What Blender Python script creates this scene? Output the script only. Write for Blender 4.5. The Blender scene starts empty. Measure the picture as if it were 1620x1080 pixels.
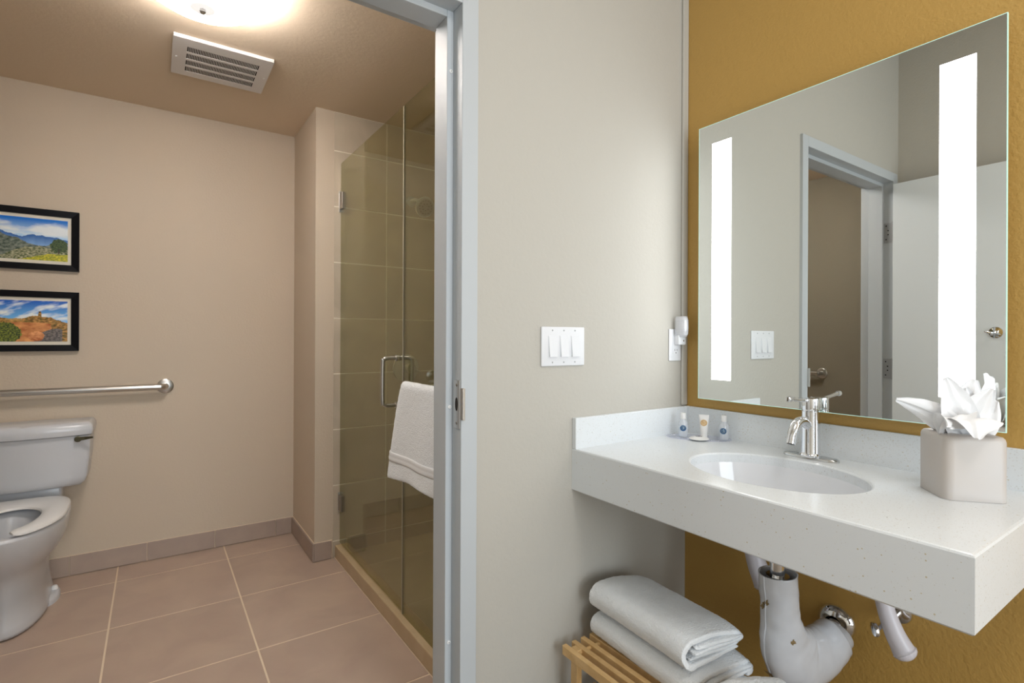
import bpy, bmesh, math, random
from mathutils import Vector, Matrix, noise
random.seed(4)
PI = math.pi
C = bpy.context.scene.collection
scene = bpy.context.scene

# ------------------------------------------------------------------ camera
F_PX, YAW, Y0, ROLL, CAM_H = 828.2, math.radians(34.36), 534.4, -0.0041, 1.217
cam_data = bpy.data.cameras.new('camera')
cam = bpy.data.objects.new('camera', cam_data)
C.objects.link(cam)
fw = Vector((math.sin(YAW), math.cos(YAW), 0))
r0 = Vector((math.cos(YAW), -math.sin(YAW), 0))
u0 = Vector((0, 0, 1))
rt = r0 * math.cos(ROLL) - u0 * math.sin(ROLL)
up = r0 * math.sin(ROLL) + u0 * math.cos(ROLL)
cam.matrix_world = Matrix(((rt.x, up.x, -fw.x, 0), (rt.y, up.y, -fw.y, 0), (rt.z, up.z, -fw.z, CAM_H), (0, 0, 0, 1)))
cam_data.sensor_width = 36.0
cam_data.lens = F_PX / 1620 * 36.0
cam_data.shift_y = -(540 - Y0) / 1620
cam_data.clip_start = 0.02
scene.camera = cam

# ------------------------------------------------------------------ world, lights, exposure
w = bpy.data.worlds.new('world')
scene.world = w
w.use_nodes = True
w.node_tree.nodes['Background'].inputs[0].default_value = (0.9, 0.95, 1.0, 1)
w.node_tree.nodes['Background'].inputs[1].default_value = 0.25
vs = scene.view_settings
vs.view_transform = 'Standard'
vs.look = 'None'
vs.gamma = 1.0
vs.use_curve_mapping = False
vs.exposure = 0.0


def area(name, loc, target, sx, sy, power, col):
    d = bpy.data.lights.new(name, 'AREA')
    d.shape = 'RECTANGLE'
    d.size, d.size_y, d.energy, d.color = sx, sy, power, col
    o = bpy.data.objects.new(name, d)
    C.objects.link(o)
    o.location = loc
    o.rotation_euler = (Vector(target) - Vector(loc)).to_track_quat('-Z', 'Y').to_euler()
    return o


REAR_FILL_W, OVERHEAD_FILL_W = 67.0, 15.0
LED_E, BOWL_E = 7.2, 37.0
area('rear_fill', (0.75, -2.35, 1.35), (0.75, 1, 1.1), 1.7, 2.0, REAR_FILL_W, (0.82, 0.92, 1.0))  # added unseen area light: cool fill from behind the camera
area('overhead_fill', (0.75, -0.35, 2.9), (0.75, -0.3, 0), 0.6, 0.6, OVERHEAD_FILL_W, (1.0, 0.97, 0.94))  # added unseen area light: soft fill from above the vanity

# ------------------------------------------------------------------ materials
MATS = {}


def mat(name, col, rough=0.5, metal=0.0, bump=None, vary=None, spec=0.5, emit=None, sheen=0.0, coat=0.0, objvar=0.0, spots=None, sss=0.0):
    """bump=(scale,strength,detail); vary=(colour2,scale,detail); spots=[(colour,scale,threshold)]"""
    m = bpy.data.materials.new(name)
    m.use_nodes = True
    nt = m.node_tree
    N, L = nt.nodes, nt.links
    b = N['Principled BSDF']
    b.inputs['Base Color'].default_value = (*col, 1)
    b.inputs['Roughness'].default_value = rough
    b.inputs['Metallic'].default_value = metal
    b.inputs['Specular IOR Level'].default_value = spec
    b.inputs['Sheen Weight'].default_value = sheen
    b.inputs['Coat Weight'].default_value = coat
    if sss:
        b.inputs['Subsurface Weight'].default_value = sss
        b.inputs['Subsurface Radius'].default_value = (0.02, 0.012, 0.008)
    tc = N.new('ShaderNodeTexCoord')
    out = None
    if vary:
        n = N.new('ShaderNodeTexNoise')
        n.inputs['Scale'].default_value = vary[1]
        n.inputs['Detail'].default_value = vary[2]
        n.inputs['Distortion'].default_value = vary[3] if len(vary) > 3 else 0
        geo = N.new('ShaderNodeNewGeometry')
        L.new(geo.outputs['Position'], n.inputs['Vector'])
        r = N.new('ShaderNodeValToRGB')
        r.color_ramp.elements[0].position = 0.32
        r.color_ramp.elements[1].position = 0.68
        r.color_ramp.elements[0].color = (*col, 1)
        r.color_ramp.elements[1].color = (*vary[0], 1)
        L.new(n.outputs['Fac'], r.inputs['Fac'])
        out = r.outputs['Color']
    for (sc, scale, th) in (spots or []):
        v = N.new('ShaderNodeTexVoronoi')
        v.inputs['Scale'].default_value = scale
        geo = N.new('ShaderNodeNewGeometry')
        L.new(geo.outputs['Position'], v.inputs['Vector'])
        lt = N.new('ShaderNodeMath')
        lt.operation = 'LESS_THAN'
        # spot size depends on the random cell colour, so only some cells carry a fleck
        mu = N.new('ShaderNodeMath')
        mu.operation = 'MULTIPLY'
        sp = N.new('ShaderNodeSeparateColor')
        L.new(v.outputs['Color'], sp.inputs[0])
        pw = N.new('ShaderNodeMath')
        pw.operation = 'POWER'
        pw.inputs[1].default_value = 4.0
        L.new(sp.outputs[0], pw.inputs[0])
        mu.inputs[1].default_value = th
        L.new(pw.outputs[0], mu.inputs[0])
        L.new(v.outputs['Distance'], lt.inputs[0])
        L.new(mu.outputs[0], lt.inputs[1])
        mx = N.new('ShaderNodeMix')
        mx.data_type = 'RGBA'
        if out:
            L.new(out, mx.inputs['A'])
        else:
            mx.inputs['A'].default_value = (*col, 1)
        mx.inputs['B'].default_value = (*sc, 1)
        L.new(lt.outputs[0], mx.inputs['Factor'])
        out = mx.outputs['Result']
    if objvar:
        oi = N.new('ShaderNodeObjectInfo')
        hs = N.new('ShaderNodeHueSaturation')
        mr = N.new('ShaderNodeMapRange')
        mr.inputs['To Min'].default_value = 1 - objvar
        mr.inputs['To Max'].default_value = 1 + objvar
        L.new(oi.outputs['Random'], mr.inputs['Value'])
        L.new(mr.outputs['Result'], hs.inputs['Value'])
        if out:
            L.new(out, hs.inputs['Color'])
        else:
            hs.inputs['Color'].default_value = (*col, 1)
        out = hs.outputs['Color']
    if out:
        L.new(out, b.inputs['Base Color'])
    if bump:
        n = N.new('ShaderNodeTexNoise')
        n.inputs['Scale'].default_value = bump[0]
        n.inputs['Detail'].default_value = bump[2] if len(bump) > 2 else 2
        geo = N.new('ShaderNodeNewGeometry')
        L.new(geo.outputs['Position'], n.inputs['Vector'])
        bp = N.new('ShaderNodeBump')
        bp.inputs['Strength'].default_value = bump[1]
        bp.inputs['Distance'].default_value = bump[3] if len(bump) > 3 else 0.002
        L.new(n.outputs['Fac'], bp.inputs['Height'])
        L.new(bp.outputs['Normal'], b.inputs['Normal'])
    if emit:
        b.inputs['Emission Color'].default_value = (*emit[0], 1)
        b.inputs['Emission Strength'].default_value = emit[1]
    MATS[name] = m
    return m


def glass_mat(name, tint, f0=0.045, rough=0.0, diffuse=0.0):
    """thin clear sheet: tinted transparency plus a Schlick mirror reflection"""
    m = bpy.data.materials.new(name)
    m.use_nodes = True
    N, L = m.node_tree.nodes, m.node_tree.links
    N.clear()
    o = N.new('ShaderNodeOutputMaterial')
    t = N.new('ShaderNodeBsdfTransparent')
    t.inputs[0].default_value = (*tint, 1)
    g = N.new('ShaderNodeBsdfGlossy')
    g.inputs['Roughness'].default_value = rough
    g.inputs['Color'].default_value = (1, 1, 1, 1)
    lw = N.new('ShaderNodeLayerWeight')
    lw.inputs['Blend'].default_value = 0.5
    p = N.new('ShaderNodeMath')
    p.operation = 'POWER'
    p.inputs[1].default_value = 5
    L.new(lw.outputs['Facing'], p.inputs[0])
    mr = N.new('ShaderNodeMapRange')
    mr.inputs['To Min'].default_value = f0
    mr.inputs['To Max'].default_value = 1.0
    L.new(p.outputs[0], mr.inputs['Value'])
    mix = N.new('ShaderNodeMixShader')
    L.new(mr.outputs['Result'], mix.inputs[0])
    last = t.outputs[0]
    if diffuse:
        d = N.new('ShaderNodeBsdfDiffuse')
        d.inputs[0].default_value = (0.9, 0.9, 0.95, 1)
        m2 = N.new('ShaderNodeMixShader')
        m2.inputs[0].default_value = diffuse
        L.new(t.outputs[0], m2.inputs[1])
        L.new(d.outputs[0], m2.inputs[2])
        last = m2.outputs[0]
    L.new(last, mix.inputs[1])
    L.new(g.outputs[0], mix.inputs[2])
    L.new(mix.outputs[0], o.inputs[0])
    MATS[name] = m
    return m


PAINT = (0.515, 0.49, 0.44)
BPAINT = (0.60, 0.50, 0.39)
mat('vanity_paint', PAINT, 0.75, bump=(90, 0.35, 3, 0.003))
mat('bath_paint', BPAINT, 0.75, bump=(90, 0.3, 3, 0.003))
mat('left_wall_dark', (0.27, 0.235, 0.17), 0.75, bump=(90, 0.3, 3, 0.003))  # left wall only: base colour darker than the other bathroom walls
mat('bath_ceiling_paint', (0.74, 0.60, 0.45), 0.85, bump=(70, 0.25, 3, 0.003))
mat('vanity_ceiling_paint', (0.75, 0.73, 0.69), 0.85, bump=(60, 0.5, 4, 0.004))
mat('mustard_paint', (0.54, 0.325, 0.085), 0.5, bump=(115, 0.5, 3, 0.003))
mat('floor_tile', (0.45, 0.335, 0.27), 0.42, vary=((0.52, 0.395, 0.31), 5, 4, 0.6), objvar=0.04, bump=(40, 0.06))
mat('base_tile', (0.37, 0.285, 0.24), 0.45, vary=((0.42, 0.325, 0.265), 8, 4), objvar=0.06)
mat('grout', (0.78, 0.64, 0.48), 0.9)
mat('shower_tile', (0.47, 0.40, 0.31), 0.3, vary=((0.57, 0.485, 0.38), 3.2, 6, 1.6), objvar=0.04)
mat('shower_grout', (0.90, 0.84, 0.72), 0.9)
mat('curb_stone', (0.50, 0.37, 0.22), 0.45, vary=((0.55, 0.42, 0.26), 12, 3))
mat('frame_paint', (0.52, 0.55, 0.575), 0.5, bump=(120, 0.04))
mat('door_paint', (0.78, 0.82, 0.85), 0.4, bump=(120, 0.04))
mat('carpet', (0.22, 0.18, 0.14), 0.95, bump=(300, 0.6, 2))
mat('chrome', (0.80, 0.81, 0.83), 0.08, 1.0)
mat('brushed_steel', (0.62, 0.60, 0.57), 0.3, 1.0)
mat('dark_steel', (0.32, 0.29, 0.25), 0.35, 1.0)
mat('plate_chrome', (0.62, 0.63, 0.63), 0.16, 1.0)
mat('satin_chrome', (0.66, 0.66, 0.64), 0.3, 0.45)
mat('hinge_steel', (0.45, 0.46, 0.48), 0.45, 0.7)
mat('bronze', (0.12, 0.11, 0.07), 0.35, 0.9)
mat('dark', (0.02, 0.02, 0.02), 0.6)
mat('hole', (0.03, 0.022, 0.018), 0.9)
mat('porcelain', (0.62, 0.63, 0.66), 0.22)
mat('basin_porcelain', (0.80, 0.81, 0.84), 0.1, coat=0.5)
mat('seat_plastic', (0.80, 0.79, 0.78), 0.25)
mat('quartz', (0.78, 0.81, 0.835), 0.22, spots=[((0.70, 0.71, 0.71), 330, 0.56), ((0.48, 0.46, 0.42), 150, 0.19), ((0.60, 0.54, 0.40), 90, 0.15), ((0.25, 0.24, 0.22), 60, 0.10)])
mat('white_plastic', (0.80, 0.81, 0.84), 0.35)
mat('vent_plastic', (0.74, 0.70, 0.68), 0.5)
mat('cover_vinyl', (0.62, 0.63, 0.66), 0.2, vary=((0.55, 0.56, 0.59), 14, 3), coat=0.3)
mat('cover_pale', (0.66, 0.63, 0.67), 0.35)
mat('worn_brown', (0.22, 0.15, 0.06), 0.7)
mat('terry', (0.88, 0.90, 0.92), 0.95, bump=(260, 0.8, 3, 0.004), sheen=0.3)
mat('terry_band', (0.80, 0.80, 0.81), 0.9, bump=(160, 0.4, 2, 0.002))
mat('tissue', (0.86, 0.86, 0.87), 0.9, bump=(60, 0.15, 3), sss=0.0)
mat('tissue_cover', (0.56, 0.51, 0.47), 0.4, vary=((0.57, 0.54, 0.52), 7, 2))
mat('bamboo', (0.60, 0.37, 0.15), 0.45, vary=((0.70, 0.46, 0.21), 30, 3), objvar=0.07)
mat('black_frame', (0.005, 0.005, 0.007), 0.35, spec=0.2)
mat('mat_board', (0.80, 0.74, 0.63), 0.9)
mat('label_blue', (0.03, 0.12, 0.28), 0.5)
mat('label_pale', (0.62, 0.76, 0.84), 0.5)
mat('label_gold', (0.70, 0.43, 0.16), 0.5)
mat('label_cream', (0.85, 0.68, 0.46), 0.5)
mat('label_grey', (0.25, 0.25, 0.28), 0.6)
mat('soap_paper', (0.85, 0.85, 0.83), 0.5)
mat('silicone', (0.42, 0.39, 0.31), 0.4)
mat('led', (1, 1, 1), 0.5, emit=((0.97, 0.99, 1.0), LED_E))
mat('lamp_bowl', (0.9, 0.9, 0.9), 0.3, emit=((1.0, 0.965, 0.935), BOWL_E))
mat('lamp_centre', (0.9, 0.9, 0.9), 0.3, emit=((1.0, 0.97, 0.95), 0.75))
mat('mirror_edge', (0.55, 0.85, 0.75), 0.2, emit=((0.62, 0.95, 0.84), 0.35))
mat('soft_white', (0.85, 0.84, 0.83), 0.4)
glass_mat('shower_glass', (0.80, 0.80, 0.66), 0.05)
glass_mat('clear_plastic', (0.93, 0.94, 0.99), 0.06, 0.05, diffuse=0.16)
glass_mat('bottle_plastic', (0.90, 0.95, 0.97), 0.06, 0.1, diffuse=0.42)
glass_mat('night_light_plastic', (0.95, 0.96, 0.95), 0.06, 0.1, diffuse=0.45)
mm = bpy.data.materials.new('mirror_silver')
mm.use_nodes = True
mm.node_tree.nodes.clear()
_o = mm.node_tree.nodes.new('ShaderNodeOutputMaterial')
_g = mm.node_tree.nodes.new('ShaderNodeBsdfGlossy')
_g.inputs['Color'].default_value = (0.77, 0.80, 0.79, 1)
_g.inputs['Roughness'].default_value = 0.0
mm.node_tree.links.new(_g.outputs[0], _o.inputs[0])
MATS['mirror_silver'] = mm
m_ = mat('print', (0.5, 0.5, 0.5), 0.35)
_a = m_.node_tree.nodes.new('ShaderNodeVertexColor')
_a.layer_name = 'ink'
m_.node_tree.links.new(_a.outputs['Color'], m_.node_tree.nodes['Principled BSDF'].inputs['Base Color'])

# ------------------------------------------------------------------ helpers
ORI = {}


def empty(name, loc, label=None, cat=None, group=None):
    o = bpy.data.objects.new(name, None)
    C.objects.link(o)
    o.empty_display_size = 0.05
    o.location = loc
    ORI[o.name] = Vector(loc)
    tag(o, label, cat, group)
    return o


def tag(o, label=None, cat=None, group=None, kind=None):
    if label:
        o['label'] = label
    if cat:
        o['category'] = cat
    if group:
        o['group'] = group
    if kind:
        o['kind'] = kind
    return o


def obj(name, bm, m, parent=None, smooth=False, origin=None, sub=0, flip=True):
    """link bmesh (world coordinates) as one mesh object"""
    if flip:
        bmesh.ops.recalc_face_normals(bm, faces=bm.faces)
    if origin is None:
        if len(bm.verts):
            xs = [v.co.x for v in bm.verts]
            ys = [v.co.y for v in bm.verts]
            zs = [v.co.z for v in bm.verts]
            origin = Vector(((min(xs) + max(xs)) / 2, (min(ys) + max(ys)) / 2, min(zs)))
        else:
            origin = Vector((0, 0, 0))
    origin = Vector(origin)
    for v in bm.verts:
        v.co -= origin
    me = bpy.data.meshes.new(name)
    bm.to_mesh(me)
    bm.free()
    if smooth:
        for p in me.polygons:
            p.use_smooth = True
        me.set_sharp_from_angle(angle=math.radians(42))
    me.materials.append(MATS[m])
    o = bpy.data.objects.new(name, me)
    C.objects.link(o)
    ORI[o.name] = origin
    if parent:
        o.parent = parent
        o.location = origin - ORI[parent.name]
    else:
        o.location = origin
    if sub:
        md = o.modifiers.new('subdivision', 'SUBSURF')
        md.levels = sub
        md.render_levels = sub
    return o


def struct(name, bm, m, parent=None, label=None, **k):
    o = obj(name, bm, m, parent, **k)
    if not parent:
        o['kind'] = 'structure'
    if label:
        o['label'] = label
    return o


def B():
    return bmesh.new()


def box(bm, x0, x1, y0, y1, z0, z1, bev=0.0, seg=2):
    t = bmesh.new()
    vs_ = [t.verts.new((x, y, z)) for x in (x0, x1) for y in (y0, y1) for z in (z0, z1)]
    for f in ((0, 1, 3, 2), (4, 6, 7, 5), (0, 4, 5, 1), (2, 3, 7, 6), (0, 2, 6, 4), (1, 5, 7, 3)):
        t.faces.new([vs_[i] for i in f])
    bmesh.ops.recalc_face_normals(t, faces=t.faces)
    if bev:
        bmesh.ops.bevel(t, geom=list(t.edges), offset=bev, segments=seg, affect='EDGES', profile=0.5)
    merge(bm, t)
    return bm


def merge(bm, t):
    me = bpy.data.meshes.new('tmp')
    t.to_mesh(me)
    t.free()
    bm.from_mesh(me)
    bpy.data.meshes.remove(me)


def bx(x0, x1, y0, y1, z0, z1, bev=0.0, seg=2):
    return box(B(), x0, x1, y0, y1, z0, z1, bev, seg)


def loft(bm, rings, cap0=True, cap1=True, closed=True, loop=False):
    R = [[bm.verts.new(p) for p in r] for r in rings]
    n = len(R[0])
    K = len(R)
    for i in range(K if loop else K - 1):
        a, b = R[i], R[(i + 1) % K]
        for j in range(n if closed else n - 1):
            k = (j + 1) % n
            bm.faces.new((a[j], a[k], b[k], b[j]))
    if cap0 and not loop:
        bm.faces.new(R[0])
    if cap1 and not loop:
        bm.faces.new(list(reversed(R[-1])))
    return R


def strip_caps(bm, R):
    """close both ends of a lofted thick strip with quads across its thickness"""
    for r in (R[0], R[-1]):
        n = len(r)
        for i in range(n // 2 - 1):
            bm.faces.new((r[i], r[i + 1], r[n - 2 - i], r[n - 1 - i]))


def lathe(bm, prof, c=(0, 0, 0), n=32, axis='Z', sx=1.0, sy=1.0):
    """prof: (radius, height) pairs; axis 'Z' or a Vector"""
    c = Vector(c)
    if axis == 'Z':
        q = Matrix.Identity(3)
    else:
        q = Vector((0, 0, 1)).rotation_difference(Vector(axis)).to_matrix()
    rings = []
    for r, h in prof:
        r = max(r, 1e-5)
        rings.append([c + q @ Vector((sx * r * math.cos(2 * PI * i / n), sy * r * math.sin(2 * PI * i / n), h)) for i in range(n)])
    loft(bm, rings)
    bmesh.ops.remove_doubles(bm, verts=bm.verts, dist=2e-5)
    return bm


def smooth_path(pts, k=6):
    P = [Vector(p) for p in pts]
    out = []
    for i in range(len(P) - 1):
        p0, p1, p2, p3 = P[max(i - 1, 0)], P[i], P[i + 1], P[min(i + 2, len(P) - 1)]
        for j in range(k):
            t = j / k
            out.append(0.5 * ((2 * p1) + (p2 - p0) * t + (2 * p0 - 5 * p1 + 4 * p2 - p3) * t * t + (3 * p1 - p0 - 3 * p2 + p3) * t ** 3))
    out.append(P[-1])
    return out


def tube(bm, pts, r, n=14, cap=True):
    P = [Vector(p) for p in pts]
    rr = r if isinstance(r, (list, tuple)) else [r] * len(P)
    t0 = (P[1] - P[0]).normalized()
    a = t0.orthogonal().normalized()
    rings = []
    for i, p in enumerate(P):
        t = (P[min(i + 1, len(P) - 1)] - P[max(i - 1, 0)]).normalized()
        a = (a - t * a.dot(t)).normalized()
        b = t.cross(a)
        rings.append([p + rr[i] * (a * math.cos(2 * PI * j / n) + b * math.sin(2 * PI * j / n)) for j in range(n)])
    loft(bm, rings, cap, cap)
    return bm


def disc(bm, c, nrm, r, th=0.0008, n=24, rin=0.0, sx=1.0):
    """flat disc or ring (used for printed roundels and screw heads)"""
    if rin:
        lathe(bm, [(rin, 0), (r, 0), (r, th), (rin, th), (rin, 0)], c, n, nrm, sx, 1)
    else:
        lathe(bm, [(0, 0), (r, 0), (r, th), (0, th)], c, n, nrm, sx, 1)
    return bm


def xf(bm, M):
    bmesh.ops.transform(bm, matrix=M, verts=bm.verts)
    return bm


# ------------------------------------------------------------------ dimensions
XM, YD, YDB, XL, XBL, YB = 1.70, 1.294, 1.44, -0.39, -0.95, 3.466
XW, YW, XK, XG = 0.7207, 2.944, 0.829, 0.858
ZCB, ZCV = 2.4645, 2.95
OX0, OX1, OZ = -0.29, 0.705, 2.148        # door opening
YR = -2.5                                 # back of the vanity lobby

# ------------------------------------------------------------------ structure
struct('floor', bx(XBL - .1, XM + .1, YDB, YB + .1, -0.08, -0.0013), 'grout', label='pinkish beige tiled bathroom floor with pale grout')
FLOOR = bpy.data.objects['floor']
struct('floor.001', bx(XL - .1, XM + .1, YR - .1, YDB, -0.08, 0.0), 'carpet')
xs = [-1.1358, -0.6443, -0.1528, 0.3387, 0.8302]
ys = [1.225, 1.7305, 2.236, 2.7405, 3.246, 3.7515]
G = 0.0034
for i in range(len(xs) - 1):
    for j in range(len(ys) - 1):
        x0, x1 = max(xs[i] + G, XBL), min(xs[i + 1] - G, XK - .002)
        y0, y1 = max(ys[j] + G, YDB), min(ys[j + 1] - G, YB - .001)
        if x1 - x0 > .01 and y1 - y0 > .01:
            obj('tile', bx(x0, x1, y0, y1, -0.0013, 0.0, 0.0006, 1), 'floor_tile', FLOOR)
# shower floor
struct('floor.002', bx(XK + .06, XM, YDB, YW, -0.004, 0.016), 'shower_tile')

# walls of the bathroom
struct('wall_back', bx(XBL - .1, XM + .1, YB, YB + .1, 0, ZCB + .1), 'bath_paint')
struct('wall_left', bx(XBL - .1, XBL, YDB - .146, YB, 0, ZCB), 'left_wall_dark', label='bathroom side wall coloured darker than the others, seen only in the mirror')
struct('wall_wing', bx(XW, XK - .01, YW, YB, 0, ZCB), 'bath_paint', label='short painted wing wall beside the shower')
# divider with the doorway
bm = B()
box(bm, OX1 + .03, XM, YD, YDB, 0, ZCV)
box(bm, XBL, OX0 - .03, YD, YDB, 0, ZCV)
box(bm, OX0 - .03, OX1 + .03, YD, YDB, OZ + .03, ZCV)
struct('wall_divider', bm, 'vanity_paint', label='off-white textured wall with the bathroom doorway')
struct('wall_right', bx(XM, XM + .1, YR, YD, 0, ZCV), 'mustard_paint', label='mustard yellow accent wall behind the mirror')
struct('wall_lobby', bx(XL - .1, XL, YR, YD, 0, ZCV), 'vanity_paint')
struct('wall_rear', bx(XL - .1, XM + .1, YR - .1, YR, 0, ZCV), 'vanity_paint')
struct('wall_side', bx(XM, XM + .1, YD, YB, 0, ZCB), 'shower_grout')
struct('ceiling', bx(XBL, XM, YDB, YB, ZCB, ZCB + .1), 'bath_ceiling_paint')
struct('ceiling.001', bx(XL, XM, YR, YD, ZCV, ZCV + .1), 'vanity_ceiling_paint')
# corner bead in the vanity corner
struct('trim_1', bx(1.668, XM, YD - .010, YD, 0.962, ZCV, .004), 'vanity_paint', label='narrow cream bead in the vanity corner')

# shower tiled wall and side wall, tiles one by one over grout
WS = struct('wall_shower', bx(XK - .01, XM, YW + .0014, YW + .12, 0, ZCB), 'shower_grout', label='beige marbled tile wall inside the shower')
zj = [0.089 + .3085 * k for k in range(-1, 9)]
xj = [XK - .012, 1.121, XM + .01]
for k in range(len(zj) - 1):
    for i in range(2):
        z0, z1 = max(zj[k] + .0026, .0), min(zj[k + 1] - .0026, ZCB - .002)
        x0, x1 = xj[i] + .0026, min(xj[i + 1] - .0026, XM - .002)
        if z1 - z0 > .02:
            obj('tile', bx(x0, x1, YW, YW + .0013, z0, z1, .0005, 1), 'shower_tile', WS)
WSS = bpy.data.objects['wall_side']
for k in range(len(zj) - 1):
    for y0, y1 in ((YDB, 1.72), (1.723, 2.33), (2.333, YW)):
        z0, z1 = max(zj[k] + .0015, .018), min(zj[k + 1] - .0015, ZCB - .002)
        if z1 - z0 > .02:
            obj('tile', bx(XM - .008, XM, y0 + .001, y1 - .001, z0, z1, .001, 1), 'shower_tile', WSS)
# curb
struct('trim_2', bx(XK, XK + .075, YDB + .002, YW - .002, 0.0, 0.068, .004), 'curb_stone', label='tan stone shower curb')

# base tiles
BB = struct('baseboard_back', bx(XBL, XW, YB - .004, YB, 0, .1005), 'grout')
jx = [XBL, -0.675, -0.351, -0.027, 0.294, 0.618, XW - .012]
for a, b in zip(jx, jx[1:]):
    obj('base_tile', bx(a + .0018, b - .0018, YB - .012, YB - .004, 0.003, .099, .001, 1), 'base_tile', BB)
BW = struct('baseboard_wing', bx(XW - .004, XK - .014, YW - .004, YB - .012, 0, .1005), 'grout')
obj('base_tile', bx(XW - .012, XW - .004, YW - .012, YB - .014, 0.003, .099, .001, 1), 'base_tile', BW)
obj('base_tile', bx(XW - .003, XK - .020, YW - .012, YW - .004, 0.003, .099, .001, 1), 'base_tile', BW)
BL = struct('baseboard_left', bx(XBL, XBL + .004, YDB, YB - .012, 0, .1005), 'grout')
for k in range(6):
    y0, y1 = YDB + .01 + k * .333, min(YDB + .01 + (k + 1) * .333 - .004, YB - .014)
    obj('base_tile', bx(XBL + .004, XBL + .012, y0, y1, .003, .099, .001, 1), 'base_tile', BL)

# ------------------------------------------------------------------ hollow metal door frame
FRM = struct('door_1', bx(OX1, OX1 + .0515, YD - .014, YDB + .014, 0, OZ + .0515, .002), 'frame_paint', label='right upright of the white metal bathroom door frame')


def fpart(name, *a, **k):
    return obj(name, bx(*a, **k), 'frame_paint', FRM)


fpart('jamb', OX0 - .0515, OX0, YD - .014, YDB + .014, 0, OZ + .0515, bev=.002)
fpart('head', OX0, OX1, YD - .014, YDB + .014, OZ, OZ + .0515, bev=.002)
fpart('stop', OX1 - .021, OX1, YD + .038, YDB - .035, 0, OZ, bev=.002)
fpart('stop', OX0, OX0 + .021, YD + .038, YDB - .035, 0, OZ, bev=.002)
fpart('stop', OX0 + .021, OX1 - .021, YD + .038, YDB - .035, OZ - .020, OZ, bev=.002)
# strike plate with lip and latch hole
st = obj('strike_plate', bx(OX1 - .002, OX1, YD - .008, YD + .026, .962, 1.098, .0008), 'brushed_steel', FRM)
st['label'] = 'steel strike plate with curved lip'
bm = B()
box(bm, OX1 - .001, OX1 + .006, YD - .026, YD - .008, .988, 1.077, .001)
obj('lip', bm, 'brushed_steel', st)
obj('latch_hole', lathe(B(), [(0, 0), (.010, 0), (.010, .0006), (0, .0006)], (OX1 - .002, YD + .010, 1.030), 20, (-1, 0, 0), 1.9, .75), 'hole', st)
for z in (.977, 1.084):
    obj('screw', lathe(B(), [(0, 0), (.0045, 0), (.004, .001), (0, .0014)], (OX1 - .002, YD + .010, z), 12, (-1, 0, 0)), 'dark_steel', st)
for z in (1.975, 1.020, .35):
    s_ = obj('rubber_silencer', lathe(B(), [(0, 0), (.0055, 0), (.005, .003), (0, .004)], (OX1 - .0095, YD + .038, z), 14, (0, -1, 0)), 'soft_white', FRM)
    obj('pin', lathe(B(), [(0, 0), (.0012, 0), (.0012, .0006), (0, .0006)], (OX1 - .0095, YD + .0342, z), 8, (0, -1, 0)), 'dark', s_)
# second frame upright hinges live on the leaf
DX0, DX1 = -0.296, -0.252
DR = struct('door_2', bx(DX0, DX1, .30, 1.272, .01, 2.125, .002), 'door_paint', label='white bathroom door leaf swung open along the side wall')
for z0, z1 in ((.25, .36), (.985, 1.102), (1.79, 1.908)):
    h = obj('hinge', bx(DX1 - .040, DX1 - .003, 1.274, 1.2775, z0, z1, .0008), 'hinge_steel', DR)
    obj('frame_leaf', bx(OX0, OX0 + .0025, 1.288, 1.330, z0, z1, .0008), 'hinge_steel', h)
    obj('knuckle', tube(B(), [(DX1 - .030, 1.281, z0 - .004), (DX1 - .030, 1.281, z1 + .006)], .0062, 12), 'hinge_steel', h)
    for zz in (.18, .42, .62, .86):
        obj('screw', lathe(B(), [(0, 0), (.004, 0), (.0035, .0008), (0, .001)], (OX0 + .0025, 1.300 + (.018 if zz in (.18, .86) else .008), z0 + zz * (z1 - z0)), 10, (1, 0, 0)), 'dark', h)
hk = empty('robe_hook', (DX1, .815, 1.255), 'round chrome robe hook on the open white door, seen in the mirror', 'hook')
obj('rose', lathe(B(), [(0, 0), (.030, 0), (.028, .006), (.012, .012), (0, .013)], (DX1, .815, 1.255), 28, (1, 0, 0)), 'chrome', hk, True)
obj('hook', tube(B(), smooth_path([(DX1 + .010, .815, 1.255), (DX1 + .034, .822, 1.253), (DX1 + .045, .838, 1.256), (DX1 + .046, .848, 1.262)]), .006, 12), 'chrome', hk, True)

# ------------------------------------------------------------------ vanity counter
VX0, VY0, ZT, ZU = 1.1224, .2817, .86, .724
BC, BA, BBY = (1.392, .775), .178, .228
VAN = empty('vanity_counter', (1.41, .79, .724), 'white speckled quartz vanity counter with a deep front apron', 'counter')


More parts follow.
